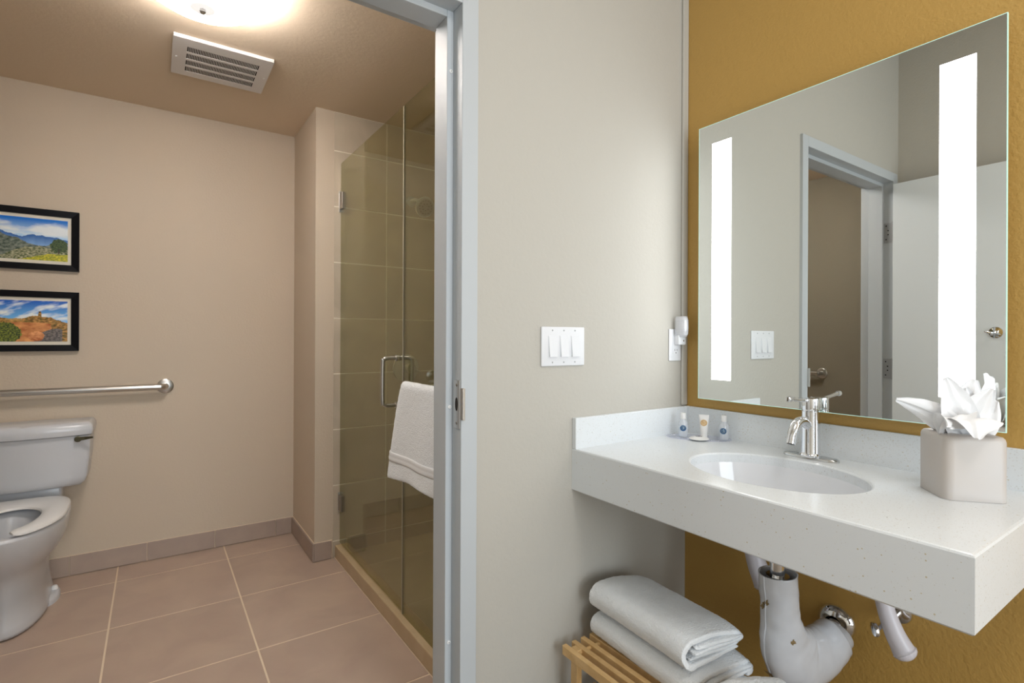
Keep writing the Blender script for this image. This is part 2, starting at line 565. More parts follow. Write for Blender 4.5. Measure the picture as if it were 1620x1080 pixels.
def slab_with_hole():
    bm = B()
    n = 64
    x1 = XM
    y1 = YD
    hole_t = [(BC[0] + BA * math.cos(2 * PI * i / n), BC[1] + BBY * math.sin(2 * PI * i / n)) for i in range(n)]

    def rim(i, inset):
        # project direction onto the rectangle outline
        a = 2 * PI * i / n
        dx, dy = math.cos(a) * BA, math.sin(a) * BBY
        ts = []
        X0, X1, Y0_, Y1 = VX0 + inset, x1, VY0 + inset, y1
        if dx > 0:
            ts.append((X1 - BC[0]) / dx)
        if dx < 0:
            ts.append((X0 - BC[0]) / dx)
        if dy > 0:
            ts.append((Y1 - BC[1]) / dy)
        if dy < 0:
            ts.append((Y0_ - BC[1]) / dy)
        t = min(ts)
        return (BC[0] + dx * t, BC[1] + dy * t)
    # make sure the rectangle corners are hit: use angle list extended by corners
    angs = [2 * PI * i / n for i in range(n)]
    for cx, cy in ((VX0, VY0), (VX0, y1), (x1, VY0), (x1, y1)):
        angs.append(math.atan2((cy - BC[1]) / BBY, (cx - BC[0]) / BA) % (2 * PI))
    angs.sort()
    rings = []

    def ring(kind, z, inset=0.0):
        out = []
        for a in angs:
            dx, dy = math.cos(a), math.sin(a)
            if kind == 'hole':
                out.append((BC[0] + (BA - inset) * dx, BC[1] + (BBY - inset) * dy, z))
            else:
                ddx, ddy = dx * BA, dy * BBY
                ts = []
                if ddx > 1e-9:
                    ts.append((x1 - BC[0]) / ddx)
                if ddx < -1e-9:
                    ts.append((VX0 - BC[0]) / ddx)
                if ddy > 1e-9:
                    ts.append((y1 - BC[1]) / ddy)
                if ddy < -1e-9:
                    ts.append((VY0 - BC[1]) / ddy)
                t = min(ts)
                px, py = BC[0] + ddx * t, BC[1] + ddy * t
                px, py = max(px, VX0 + inset), max(py, VY0 + inset)
                out.append((px, py, z))
        return out
    e = .004
    rings = [ring('hole', ZT - .03), ring('hole', ZT - e), ring('hole', ZT - e * .3, -e * .7), ring('hole', ZT, -e * 1.6),
             ring('rect', ZT, e * 1.6), ring('rect', ZT - e * .3, e * .5), ring('rect', ZT - e * 1.2, 0), ring('rect', ZU + e, 0), ring('rect', ZU, e), ring('rect', ZU, .05), ring('rect', ZT - .03, .05)]
    loft(bm, rings, loop=True, cap0=False, cap1=False)
    return bm


obj('slab', slab_with_hole(), 'quartz', VAN)
obj('backsplash', bx(VX0, XM - .0002, YD - .019, YD - .0002, ZT - .002, .9595, .002), 'quartz', VAN)
obj('backsplash', bx(XM - .012, XM - .0002, VY0, YD - .019, ZT - .002, .9595, .002), 'quartz', VAN)
# undermount basin
bm = B()
n = 48
prof = [(1.06, .832), (1.0, .832), (.985, .820), (.95, .775), (.86, .735), (.68, .712), (.40, .700), (.14, .697), (.10, .690)]
outer = [(.12, .680), (.42, .688), (.70, .699), (.90, .724), (1.0, .770), (1.06, .820)]
rings = [[(BC[0] + BA * s * math.cos(2 * PI * i / n), BC[1] + BBY * s * math.sin(2 * PI * i / n), z) for i in range(n)] for s, z in prof + outer]
loft(bm, rings, loop=True)
bas = obj('basin', bm, 'basin_porcelain', VAN, True)
bas['label'] = 'white oval undermount basin'
obj('drain', lathe(B(), [(0, 0), (.026, 0), (.026, .004), (.021, .005), (.017, .003), (0, .003)], (BC[0], BC[1], .6935), 24), 'chrome', bas, True)
obj('overflow', lathe(B(), [(0, 0), (.009, 0), (.009, .002), (0, .002)], (BC[0] - BA * .90, BC[1], .762), 16, (.75, 0, .5)), 'chrome', bas)

# ------------------------------------------------------------------ faucet
FX, FY = 1.6285, .791
FC = empty('faucet', (FX, FY, ZT), 'chrome single-lever basin faucet on an oval deck plate', 'faucet')
bm = B()
n = 48
dp = []
for s, z in ((0.0, .8602), (1.0, .8602), (1.0, .8655), (.94, .8685), (0.0, .8690)):
    ring = []
    for i in range(n):
        a = 2 * PI * i / n
        ring.append((FX + s * .027 * math.copysign(abs(math.cos(a)) ** .9, math.cos(a)), FY + s * .080 * math.sin(a), z))
    dp.append(ring)
loft(bm, dp)
bmesh.ops.remove_doubles(bm, verts=bm.verts, dist=1e-5)
obj('deck_plate', bm, 'plate_chrome', FC, True)
obj('body', lathe(B(), [(0, .866), (.030, .866), (.031, .868), (.031, .872), (.0275, .875), (.0262, .880), (.0248, 1.001), (.0235, 1.002), (.0235, 1.004), (0, 1.004)], (FX, FY, 0), 40), 'chrome', FC, True)
obj('handle_cap', lathe(B(), [(0, 1.0045), (.0245, 1.0045), (.0248, 1.006), (.0248, 1.036), (.0235, 1.040), (0, 1.041)], (FX, FY, 0), 40), 'chrome', FC, True)
lev = obj('lever', tube(B(), smooth_path([(FX - .016, FY, 1.034), (FX - .06, FY, 1.038), (FX - .10, FY, 1.043), (FX - .124, FY, 1.045)], 5), [.0055] * 8 + [.006] * 8, 14), 'chrome', FC, True)
obj('lever_tip', lathe(B(), [(0, -.004), (.007, -.003), (.0085, .002), (.0085, .010), (.006, .015), (0, .016)], (FX - .118, FY, 1.0445), 18, (-1, 0, .05)), 'chrome', lev, True)
sp = smooth_path([(FX - .010, FY, .955), (FX - .045, FY, .974), (FX - .078, FY, .972), (FX - .100, FY, .950), (FX - .114, FY, .915)], 6)
obj('spout', tube(B(), sp, [.0135] * len(sp), 20), 'chrome', FC, True)
obj('aerator', lathe(B(), [(0, 0), (.0098, 0), (.0098, .0006), (0, .0006)], sp[-1], 20, (sp[-1] - sp[-2]).normalized()), 'dark', FC)

# ------------------------------------------------------------------ lit mirror
MX, MY0, MY1, MZ0, MZ1 = 1.655, .3595, 1.2047, .998, 1.988
MI = empty('lit_mirror', (1.68, .78, .998), 'frameless wall mirror with two vertical light strips', 'mirror')
gl = obj('mirror_glass', bx(MX, MX + .005, MY0 + .0015, MY1 - .0015, MZ0 + .0015, MZ1 - .0015), 'mirror_silver', MI)
bm = B()
for a in ((MY0, MY0 + .0016, MZ0, MZ1), (MY1 - .0016, MY1, MZ0, MZ1), (MY0 + .0016, MY1 - .0016, MZ0, MZ0 + .0016), (MY0 + .0016, MY1 - .0016, MZ1 - .0016, MZ1)):
    box(bm, MX - .0003, MX + .0053, *a)
ed = obj('polished_edge', bm, 'mirror_edge', MI)
ed['label'] = 'pale green polished glass edge'
for y0, y1 in ((1.0735, 1.149), (.4165, .4890)):
    l = obj('light_strip', bx(MX - .0006, MX + .001, y0, y1, 1.071, 1.917), 'led', MI)
    l['label'] = 'glowing white vertical light strip'
obj('housing', bx(MX + .0055, XM, MY0 + .06, MY1 - .06, MZ0 + .06, MZ1 - .06), 'brushed_steel', MI)

# ------------------------------------------------------------------ switch plate, outlet, night light
SW = empty('switch_plate', (1.081, YD, 1.128), 'white wall plate with three rocker switches beside the doorway', 'switch')
obj('plate', bx(.9915, 1.1695, YD - .007, YD, 1.1285, 1.2530, .003, 3), 'white_plastic', SW, True)
for k, (cx, sgn) in enumerate(((1.0345, 1), (1.0810, 1), (1.1275, 1))):
    fr = obj('switch_frame', bx(cx - .0178, cx + .0178, YD - .0078, YD - .0068, 1.156, 1.2255, .0004), 'white_plastic', SW)
    t = B()
    v = [t.verts.new(p) for p in ((cx - .0155, YD - .0078, 1.158), (cx + .0155, YD - .0078, 1.158), (cx + .0155, YD - .0078, 1.2235), (cx - .0155, YD - .0078, 1.2235),
                                  (cx - .0155, YD - .0150, 1.158), (cx + .0155, YD - .0150, 1.158), (cx + .0155, YD - .0115, 1.19), (cx - .0155, YD - .0115, 1.19),
                                  (cx + .0155, YD - .0082, 1.2235), (cx - .0155, YD - .0082, 1.2235))]
    for f in ((0, 1, 2, 3), (0, 4, 5, 1), (4, 7, 6, 5), (7, 9, 8, 6), (3, 2, 8, 9), (0, 3, 9, 7), (0, 7, 4), (1, 8, 2), (1, 6, 8), (1, 5, 6)):
        try:
            t.faces.new([v[i] for i in f])
        except ValueError:
            pass
    obj('rocker', t, 'white_plastic', fr)
    for z in (1.1405, 1.2415):
        obj('screw', lathe(B(), [(0, 0), (.0028, 0), (.0024, .0008), (0, .001)], (cx, YD - .0070, z), 10, (0, -1, 0)), 'hinge_steel', SW)
OU = empty('outlet', (1.628, YD, 1.133), 'white duplex outlet plate in the corner above the backsplash', 'outlet')
obj('plate', bx(1.5965, 1.6640, YD - .006, YD, 1.1330, 1.2530, .0025, 3), 'white_plastic', OU, True)
rc = obj('receptacle', bx(1.614, 1.6475, YD - .0085, YD - .0058, 1.158, 1.227, .0008), 'white_plastic', OU)
for dx in (-.006, .006):
    obj('slot', bx(1.6308 + dx - .0009, 1.6308 + dx + .0009, YD - .0089, YD - .0084, 1.170, 1.178), 'dark', rc)
obj('ground_hole', lathe(B(), [(0, 0), (.0022, 0), (.0022, .0005), (0, .0005)], (1.6308, YD - .0084, 1.1635), 10, (0, -1, 0)), 'dark', rc)
NL = empty('night_light', (1.645, YD - .02, 1.19), 'small plug-in night light with a ribbed clear shade in the upper outlet', 'night light')
obj('body', bx(1.620, 1.662, YD - .030, YD - .0088, 1.194, 1.232, .003), 'white_plastic', NL, True)
bm = B()
sh = []
for z, s in ((1.224, .80), (1.235, .95), (1.26, 1.0), (1.285, .97), (1.300, .88)):
    ring = []
    for i in range(14):
        a = PI * i / 13
        ring.append((1.641 + .023 * math.cos(a) * s, YD - .014 - .038 * math.sin(a) * s, z))
    sh.append(ring)
loft(bm, sh, False, False, closed=False)
o = obj('shade', bm, 'night_light_plastic', NL, True, flip=False)
md = o.modifiers.new('wall', 'SOLIDIFY')
md.thickness = .0015
for k in range(6):
    z = 1.236 + .010 * k
    pts = [(1.641 + .0235 * math.cos(PI * i / 13), YD - .014 - .0388 * math.sin(PI * i / 13), z) for i in range(14)]
    obj('rib', tube(B(), pts, .0009, 6), 'night_light_plastic', NL)
obj('sensor', lathe(B(), [(0, 0), (.0035, 0), (.003, .001), (0, .0012)], (1.648, YD - .030, 1.209), 12, (0, -1, 0)), 'dark_steel', NL)

# ------------------------------------------------------------------ toiletries on a clear tray
TRC, TD = Vector((1.612, 1.172, ZT)), Vector((.545, -.838, 0))
TN = Vector((-.838, -.545, 0))
bm = B()
n = 40
rr = []
for s, z in ((0, .8604), (.97, .8604), (1.0, .8630), (.975, .8650), (.94, .8632), (0, .8630)):
    rr.append([TRC + TD * (.112 * s * math.cos(2 * PI * i / n)) + TN * (.052 * s * math.sin(2 * PI * i / n)) + Vector((0, 0, z - ZT)) for i in range(n)])
loft(bm, rr)
bmesh.ops.remove_doubles(bm, verts=bm.verts, dist=1e-5)
tag(obj('tray', bm, 'clear_plastic', None, True), 'oval clear plastic tray holding toiletries in the counter corner', 'tray')


def roundel(parent, c, nrm, r, dark, pale):
    c = Vector(c)
    nrm = Vector(nrm)
    d = obj('emblem', disc(B(), c, nrm, r, .0004, 28), pale, parent)
    obj('emblem_ring', disc(B(), c + nrm * .0004, nrm, r, .0004, 28, r * .74), dark, d)
    obj('emblem_centre', disc(B(), c + nrm * .0004, nrm, r * .44, .0004, 24), dark, d)
    # small open letter form in the middle
    q = Vector((0, 0, 1)).rotation_difference(nrm).to_matrix()
    t = B()
    side = nrm.cross(Vector((0, 0, 1))).normalized()
    upv = Vector((0, 0, 1))
    pts = [c + nrm * .0010 + (-side * math.cos(a) + upv * math.sin(a)) * r * .24 for a in [math.radians(k) for k in range(50, 311, 20)]]
    pts = [c + nrm * .0010 + (side * math.cos(a) + upv * math.sin(a)) * r * .24 for a in [math.radians(k) for k in range(40, 321, 20)]]
    tube(t, pts, r * .07, 6)
    obj('emblem_letter', t, pale, d)


CAMV = Vector((0, 0, CAM_H))


def to_cam(x, y):
    d = Vector((-x, -y, 0))
    return d.normalized()


def bottle(x, y, label, s):
    b = empty('toiletry_bottle', (x, y, .8632), label, 'bottle', 'small clear toiletry bottles on the tray')
    obj('body', lathe(B(), [(0, .8634), (.0150, .8634), (.0165, .866), (.0165, .906), (.0150, .916), (.0095, .922), (.0085, .926), (0, .926)], (x, y, 0), 28), 'bottle_plastic', b, True)
    obj('cap', lathe(B(), [(0, .9262), (.0088, .9262), (.0090, .928), (.0090, .946), (.0084, .948), (0, .948)], (x, y, 0), 24), 'soft_white', b, True)
    nrm = (to_cam(x, y) + Vector((-.5, 0, 0)) * s).normalized()
    roundel(b, Vector((x, y, .895)) + nrm * .0166, nrm, .0105, 'label_blue', 'label_pale')
    return b


bottle(1.586, 1.217, 'clear toiletry bottle with a blue roundel, left of the lotion tube', 0.0)
bottle(1.655, 1.098, 'clear toiletry bottle with a blue roundel, right of the lotion tube', .6)
tb = empty('lotion_tube', (1.628, 1.160, .8632), 'white lotion tube with a gold roundel standing between two bottles', 'tube')
x, y = 1.628, 1.160
bm = B()
sd = Vector((.545, -.838, 0))
nd = Vector((-.838, -.545, 0))
rr = []
for z, a, b_ in ((.878, .0125, .0125), (.885, .0130, .0125), (.905, .0145, .0100), (.925, .0160, .0060), (.938, .0172, .0022), (.945, .0174, .0012)):
    rr.append([Vector((x, y, z)) + sd * a * math.cos(2 * PI * i / 24) + nd * b_ * math.sin(2 * PI * i / 24) for i in range(24)])
loft(bm, rr)
obj('body', bm, 'soft_white', tb, True)
obj('cap', lathe(B(), [(0, .8634), (.0118, .8634), (.0120, .865), (.0120, .876), (.0112, .8778), (0, .8778)], (x, y, 0), 24), 'soft_white', tb, True)
roundel(tb, Vector((x, y, .917)) + nd * .0090, nd, .0112, 'label_gold', 'label_cream')
so = empty('wrapped_soap', (1.583, 1.148, .8632), 'round paper-wrapped soap lying at the front of the tray', 'soap')
obj('wrapper', lathe(B(), [(0, .8634), (.030, .8640), (.034, .8665), (.029, .870), (.016, .8725), (0, .8730)], (1.583, 1.148, 0), 32), 'soap_paper', so, True)
obj('print_ring', disc(B(), (1.588, 1.152, .8726), (0, 0, 1), .0115, .0006, 24, .0085), 'label_grey', so)
obj('print_mark', disc(B(), (1.588, 1.152, .8727), (0, 0, 1), .0045, .0006, 18, .0026), 'label_grey', so)

# ------------------------------------------------------------------ tissue box cover and tissue
TBC, TBA, TBW, TBH = Vector((1.541, .412, ZT)), math.radians(41), .0615, .143


def sq(s, r, z, n=9):
    pts = []
    for cx, cy, a0 in ((1, 1, 0), (-1, 1, 90), (-1, -1, 180), (1, -1, 270)):
        for i in range(n):
            a = math.radians(a0 + 90 * i / (n - 1))
            pts.append((cx * (s - r) + r * math.cos(a), cy * (s - r) + r * math.sin(a)))
    ca, sa = math.cos(TBA), math.sin(TBA)
    return [Vector((TBC.x + px * ca - py * sa, TBC.y + px * sa + py * ca, z)) for px, py in pts]


bm = B()
zb = ZT + .0005
rings = [sq(TBW, .020, zb), sq(TBW, .020, zb + TBH - .012), sq(TBW - .0015, .019, zb + TBH - .006), sq(TBW - .005, .017, zb + TBH - .0015), sq(TBW - .011, .015, zb + TBH),
         sq(.030, .028, zb + TBH), sq(.028, .026, zb + TBH - .003), sq(.028, .026, zb + TBH - .010), sq(TBW - .006, .015, zb + TBH - .010), sq(TBW - .006, .015, zb)]
loft(bm, rings, loop=True)
TB = obj('tissue_box_cover', bm, 'tissue_cover', None, True)
tag(TB, 'blush white square tissue box cover with rounded corners on the counter', 'tissue box')


def petal(bm, p0, p1, p2, wmax, hint, phase, wbase=.25, cup=.35):
    """one crumpled pointed lobe of the tissue along a quadratic curve"""
    p0, p1, p2, hint = Vector(p0), Vector(p1), Vector(p2), Vector(hint)
    nu, nv = 14, 10
    rows = []
    for i in range(nu + 1):
        u = i / nu
        c = p0 * (1 - u) ** 2 + p1 * 2 * u * (1 - u) + p2 * u * u
        t = ((p1 - p0) * (1 - u) + (p2 - p1) * u).normalized()
        sd_ = (hint - t * hint.dot(t)).normalized()
        nn = t.cross(sd_)
        wv = wmax * max(.20, wbase * (1 - u) ** 2 + max(0, math.sin(PI * u ** .9)) ** .6 * .95)
        row = []
        for j in range(nv + 1):
            v = j / nv * 2 - 1
            off = cup * wv * v * v + .0030 * math.sin(v * 6 + phase + u * 3) * min(1, u * 2) + .0018 * math.sin(v * 12 - phase * 2 + u * 5)
            q = c + sd_ * (v * wv) + nn * off + t * (.005 * math.sin(v * 8 + phase) * u * (1 - u) * 2)
            q += Vector((1, 0, 1)) * (.0022 * noise.noise(q * 60))
            row.append(q)
        rows.append(row)
    loft(bm, rows, False, False, closed=False)


tz = zb + TBH - .009
bmT = B()
cR = Vector((.825, -.564, 0))               # picture-right direction along the counter
b0 = Vector((TBC.x, TBC.y, tz))
petal(bmT, b0 + cR * -.006, (1.500, .450, 1.052), (1.452, .510, 1.074), .024, (-.3, -.3, 1), .3, .8, .22)
petal(bmT, b0 + cR * -.002, (1.520, .424, 1.070), (1.510, .434, 1.129), .034, cR, 1.1, .7, -.40)
petal(bmT, b0 + cR * .004, (1.548, .402, 1.065), (1.540, .404, 1.108), .030, cR, 2.2, .6, .30)
petal(bmT, b0 + cR * .008, (1.552, .384, 1.045), (1.573, .364, 1.106), .037, cR + Vector((0, 0, -.5)), 2.0, .7, .35)
petal(bmT, b0 + Vector((.012, .0, 0)), (1.575, .408, 1.070), (1.590, .400, 1.125), .036, cR, 2.9, .6, .25)
petal(bmT, b0 + cR * .012, (1.580, .390, 1.040), (1.603, .366, 1.078), .034, cR + Vector((-.5, -.6, .3)), 3.6, .6, .25)
petal(bmT, b0 + Vector((.004, .004, .004)), (1.482, .372, 1.085), (1.452, .362, 1.006), .046, cR, 4.2, .8, -.18)
petal(bmT, b0 + Vector((-.004, .010, .004)), (1.492, .412, 1.072), (1.440, .405, 1.024), .036, cR + Vector((.1, .3, 0)), 5.3, .8, -.2)
ti = obj('tissue', bmT, 'tissue', None, True, flip=False, sub=1)
tag(ti, 'white tissue pulled up like a flower from the tissue box cover', 'tissue')

# ------------------------------------------------------------------ plumbing under the counter
TP = empty('drain_trap', (1.40, .755, .25), 'white vinyl drain trap cover shaped like a boot under the basin', 'pipe cover')
cl = smooth_path([(1.395, .762, .585), (1.398, .760, .52), (1.403, .757, .455), (1.420, .752, .385), (1.470, .742, .335), (1.545, .728, .335), (1.612, .716, .362)], 5)
cl = smooth_path(cl, 2)
NP = len(cl)


def lerp_tab(tab, t):
    for (a, va), (b, vb) in zip(tab, tab[1:]):
        if t <= b:
            return va + (vb - va) * (t - a) / (b - a)
    return tab[-1][1]


bm = B()
rings = []
yax = Vector((.25, .97, 0)).normalized()
for i, p in enumerate(cl):
    t = i / (NP - 1)
    tan = (cl[min(i + 1, NP - 1)] - cl[max(i - 1, 0)]).normalized()
    sid = (yax - tan * yax.dot(tan)).normalized()
    nn_ = tan.cross(sid)
    ra = lerp_tab([(0, .049), (.18, .047), (.33, .054), (.48, .074), (.58, .086), (.75, .082), (1, .064)], t)
    rb = lerp_tab([(0, .048), (.3, .047), (.6, .052), (1, .050)], t)
    ring = []
    for j in range(28):
        a = 2 * PI * j / 28
        wob = 1 + .05 * noise.noise(Vector((math.cos(a) * 1.1, t * 9, math.sin(a) * 1.1))) + .035 * noise.noise(Vector((math.cos(a) * 2.2 + 4, t * 24, math.sin(a) * 1.4)))
        ring.append(p + nn_ * ra * wob * math.cos(a) + sid * rb * wob * math.sin(a))
    rings.append(ring)
loft(bm, rings, False, False)
cv = obj('cover', bm, 'cover_vinyl', TP, True)
md = cv.modifiers.new('wall', 'SOLIDIFY')
md.thickness = .003
md.offset = -1
# seam with brown worn spots on the front edge
seam = [rings[i][14] for i in range(NP)]
sgn = (Vector(seam[3]) - cl[3]).normalized()
obj('seam', tube(B(), [Vector(q) for q in seam[:40]], .0022, 8), 'cover_vinyl', cv, True)


def patch(i, j, r, sx):
    c = Vector(rings[i][j])
    nrm = (c - cl[i]).normalized()
    bm = B()
    n = 16
    c0 = bm.verts.new(c + nrm * .0022)
    a1 = nrm.orthogonal().normalized()
    b1 = nrm.cross(a1)
    ring = [bm.verts.new(c + nrm * .0006 + (a1 * math.cos(2 * PI * k / n) * sx + b1 * math.sin(2 * PI * k / n)) * r * (1 + .45 * math.sin(k * 2.7) * math.cos(k * 1.3))) for k in range(n)]
    for k in range(n):
        bm.faces.new((c0, ring[k], ring[(k + 1) % n]))
    return obj('worn_patch', bm, 'worn_brown', cv)


patch(11, 14, .012, .55)
patch(13, 13, .010, .6)
patch(33, 14, .018, .8)
patch(24, 20, .0065, 1.0)
obj('tailpiece', tube(B(), [(BC[0], BC[1] - .012, .679), (BC[0] + .002, .760, .50)], .019, 20), 'chrome', TP, True)
obj('slip_nut', lathe(B(), [(.0195, 0), (.030, 0), (.030, .022), (.0195, .022), (.0195, 0)], (BC[0] + .001, .761, .558), 10), 'chrome', TP)
obj('waste_arm', tube(B(), smooth_path([(1.55, .728, .348), (1.63, .738, .362), (XM - .004, .748, .366)]), .021, 18), 'chrome', TP, True)
obj('escutcheon', lathe(B(), [(.022, 0), (.052, 0), (.050, .008), (.036, .018), (.024, .022), (.022, 0)], (XM - .001, .748, .366), 36, (-1, 0, 0)), 'chrome', TP, True)
obj('end_cuff', lathe(B(), [(.034, 0), (.045, 0), (.045, .02), (.034, .02), (.034, 0)], cl[-1] - Vector((.004, 0, .002)), 26, (.93, -.05, .36)), 'cover_vinyl', TP, True)


def supply(x, y, z1, z0, label, handle=True, wid=.0205):
    s = empty('supply_pipe', (x, y, z0), label, 'supply pipe')
    pts = smooth_path([(x, y + .030, z1), (x, y + .024, z1 - .10), (x, y + .012, z0 + .12), (x, y - .010, z0 + .05), (x + .002, y - .030, z0 + .010), (x + .003, y - .036, z0)], 5)
    n = len(pts)
    rad = [wid * (1 + .42 * max(0, (i / (n - 1) - .45)) * 2) for i in range(n)]
    for e_, k_ in ((.006, .93), (.013, .72), (.018, .40), (.0195, .08)):
        d_ = (pts[n - 1] - pts[n - 2]).normalized()
        pts.append(pts[n - 1] + d_ * e_)
        rad.append(rad[n - 1] * k_)
    obj('pipe_cover', tube(B(), pts, rad, 18), 'cover_pale', s, True)
    obj('escutcheon', lathe(B(), [(.010, 0), (.033, 0), (.031, .006), (.016, .013), (.010, .014), (.010, 0)], (XM - .001, y + .008, z0 + .062), 28, (-1, 0, 0)), 'chrome', s, True)
    obj('stub', tube(B(), [(XM - .003, y + .008, z0 + .062), (x + .008, y + .004, z0 + .058)], .011, 14), 'chrome', s, True)
    if handle:
        obj('stop_handle', lathe(B(), [(0, 0), (.017, 0), (.019, .004), (.017, .009), (0, .011)], (x - .028, y + .016, z0 + .044), 20, (-.75, .66, 0), 1.0, .72), 'chrome', s, True)
        obj('stop_stem', tube(B(), [(x + .030, y + .010, z0 + .058), (x - .027, y + .016, z0 + .044)], .006, 10), 'chrome', s, True)
    return s


supply(1.607, .580, .735, .407, 'white-covered supply pipe with chrome stop valve, nearer the counter end')
supply(1.600, .952, .735, .445, 'white-covered supply pipe hanging behind the boot-shaped trap cover', False, .026)

# ------------------------------------------------------------------ bamboo rack and towels below
RX0, RY0, RY1, RZ = 1.044, .58, 1.246, .270
RK = empty('bamboo_rack', (1.26, .95, 0), 'low bamboo slatted rack under the vanity counter', 'rack')
for k in range(9):
    x = RX0 + .0375 * k
    obj('slat', bx(x, x + .017, RY0, RY1, RZ - .030, RZ, .002, 1), 'bamboo', RK)
for y in (RY0 + .05, (RY0 + RY1) / 2, RY1 - .045):
    obj('dowel', tube(B(), [(RX0 - .0005, y, RZ - .012), (RX0 + .3175, y, RZ - .012)], .006, 10), 'bamboo', RK, True)
for x in (RX0 + .018, RX0 + .300):
    for y in (RY0 + .02, RY1 - .05):
        obj('leg', bx(x, x + .020, y, y + .030, 0, RZ - .002, .002, 1), 'bamboo', RK)
for x in (RX0 + .018, RX0 + .300):
    obj('side_rail', bx(x + .002, x + .018, RY0 + .05, RY1 - .05, .075, .100, .002, 1), 'bamboo', RK)
for k in range(9):
    x = RX0 + .0375 * k
    obj('lower_slat', bx(x, x + .017, RY0 + .01, RY1 - .01, .100, .115, .002, 1), 'bamboo', RK)


def strip_profile(center, th):
    """2-D thick strip around a polyline -> closed outline"""
    P = [Vector((p[0], p[1])) for p in center]
    left, right = [], []
    for i, p in enumerate(P):
        t = (P[min(i + 1, len(P) - 1)] - P[max(i - 1, 0)]).normalized()
        nrm = Vector((-t.y, t.x))
        k = .5 * th
        if i in (0, len(P) - 1):
            k *= .7
        left.append(p + nrm * k)
        right.append(p - nrm * k)
    return left + list(reversed(right))


def arc(cx, cz, rx, rz, a0, a1, n=8):
    return [(cx + rx * math.cos(math.radians(a0 + (a1 - a0) * i / n)), cz + rz * math.sin(math.radians(a0 + (a1 - a0) * i / n))) for i in range(n + 1)]


_tx = bpy.data.textures.new('pile', 'CLOUDS')
_tx.noise_scale = .009
_tx.noise_depth = 3


def pile(o, levels, strength):
    o.modifiers.new('subdivision', 'SUBSURF').levels = levels
    o.modifiers['subdivision'].render_levels = levels
    d = o.modifiers.new('pile', 'DISPLACE')
    d.texture = _tx
    d.texture_coords = 'LOCAL'
    d.strength = strength
    d.mid_level = .5


def folded_towel(name, label, x0, x1, y0, y1, z0, h, layers, rot=0.0, droop=0.0, seed=0, grp=None):
    """bath towel folded over: outer wrap with its fold on the left (-x), inner folds showing at the near end"""
    root = empty(name, ((x0 + x1) / 2, (y0 + y1) / 2, z0), label, 'towel', grp)
    th = .017
    R = h / 2 - th / 2
    zc = z0 + h / 2
    cxm, cym = (x0 + x1) / 2, (y0 + y1) / 2
    M = Matrix.Translation((cxm, cym, 0)) @ Matrix.Rotation(rot, 4, 'Z') @ Matrix.Translation((-cxm, -cym, 0))

    def ext(center, th, ya, yb, seed, amp, pname):
        ts = [0, .012, .05] + [.05 + .9 * k / 11 for k in range(1, 12)] + [.988, 1.0]
        prof = strip_profile(center, th)
        bm = B()
        rings = []
        for t in ts:
            ring = []
            for (px, pz) in prof:
                yend = noise.noise(Vector((px * 11, pz * 25, seed))) * .012 * (1 - t)
                y = ya + (yb - ya) * t + yend
                q = Vector((px * 8 + seed, y * 8, pz * 12))
                w_ = noise.noise(q) * amp
                w2 = noise.noise(q * 2.7 + Vector((5, 1, 2))) * amp * .6
                fx = (px - x0) / (x1 - x0)
                top = max(0, (pz - z0) / h)
                sag = .010 * top * max(0, 1 - t / .18) ** 2 + .008 * top * max(0, (t - .85) / .15) ** 2
                zz = pz + w_ + w2 - droop * top * max(0, fx - .30) ** 1.6 - sag
                ring.append(M @ Vector((px + w2, y, max(zz, z0 + .002))))
            rings.append(ring)
        strip_caps(bm, loft(bm, rings, False, False))
        o = obj(pname, bm, 'terry', root, True)
        pile(o, 2, .0036)
        return o
    bottom = [(x1 - .012, z0 + th / 2), (x0 + (x1 - x0) * .75, z0 + th / 2), ((x0 + x1) / 2, z0 + th / 2), (x0 + R + .03, z0 + th / 2)]
    fold = arc(x0 + R + th / 2, zc, R, R, 258, 102, 9)
    topl = [(x0 + R + .05, z0 + h - th / 2 + .002), ((x0 + x1) / 2, z0 + h - th / 2 + .004), (x0 + (x1 - x0) * .75, z0 + h - th / 2 + .001), (x1 - .045, z0 + h - th / 2)]
    lip = arc(x1 - .032, z0 + h - th / 2 - .026, .026, .026, 80, -70, 6)
    ext(bottom + fold + topl + lip, th, y0, y1, seed, .0035, 'outer_wrap')
    # inner folds: flat hairpins with their bends at the right, open towards the left
    zi0, zi1 = z0 + th + .001, z0 + h - th - .001
    k = max(1, int((zi1 - zi0) / .0205))
    hh = (zi1 - zi0) / k
    t2 = min(.0125, hh * .43)
    for j in range(k):
        za, zb_ = zi0 + hh * j + t2 / 2 + .0005, zi0 + hh * (j + 1) - t2 / 2 - .0005
        r_ = (zb_ - za) / 2
        xr_ = x1 - .030 + .024 * (1 - j / max(1, k)) + .006 * (j % 2)
        c = [(x0 + R * .75 + .006, za), (x0 + (x1 - x0) * .4, za + .001), (x0 + (x1 - x0) * .7, za - .001), (xr_ - r_, za)] + arc(xr_ - r_, (za + zb_) / 2, r_ * 1.3, r_, -75, 75, 4) + [(xr_ - r_, zb_), (x0 + (x1 - x0) * .7, zb_ + .001), (x0 + (x1 - x0) * .42, zb_ - .001), (x0 + R * .8 + .012, zb_ - .001)]
        ext(c, t2, y0 + .008 - .013 * (j % 2), y1 - .01, seed + 3.7 * j + 1, .003, 'inner_fold')
    return root


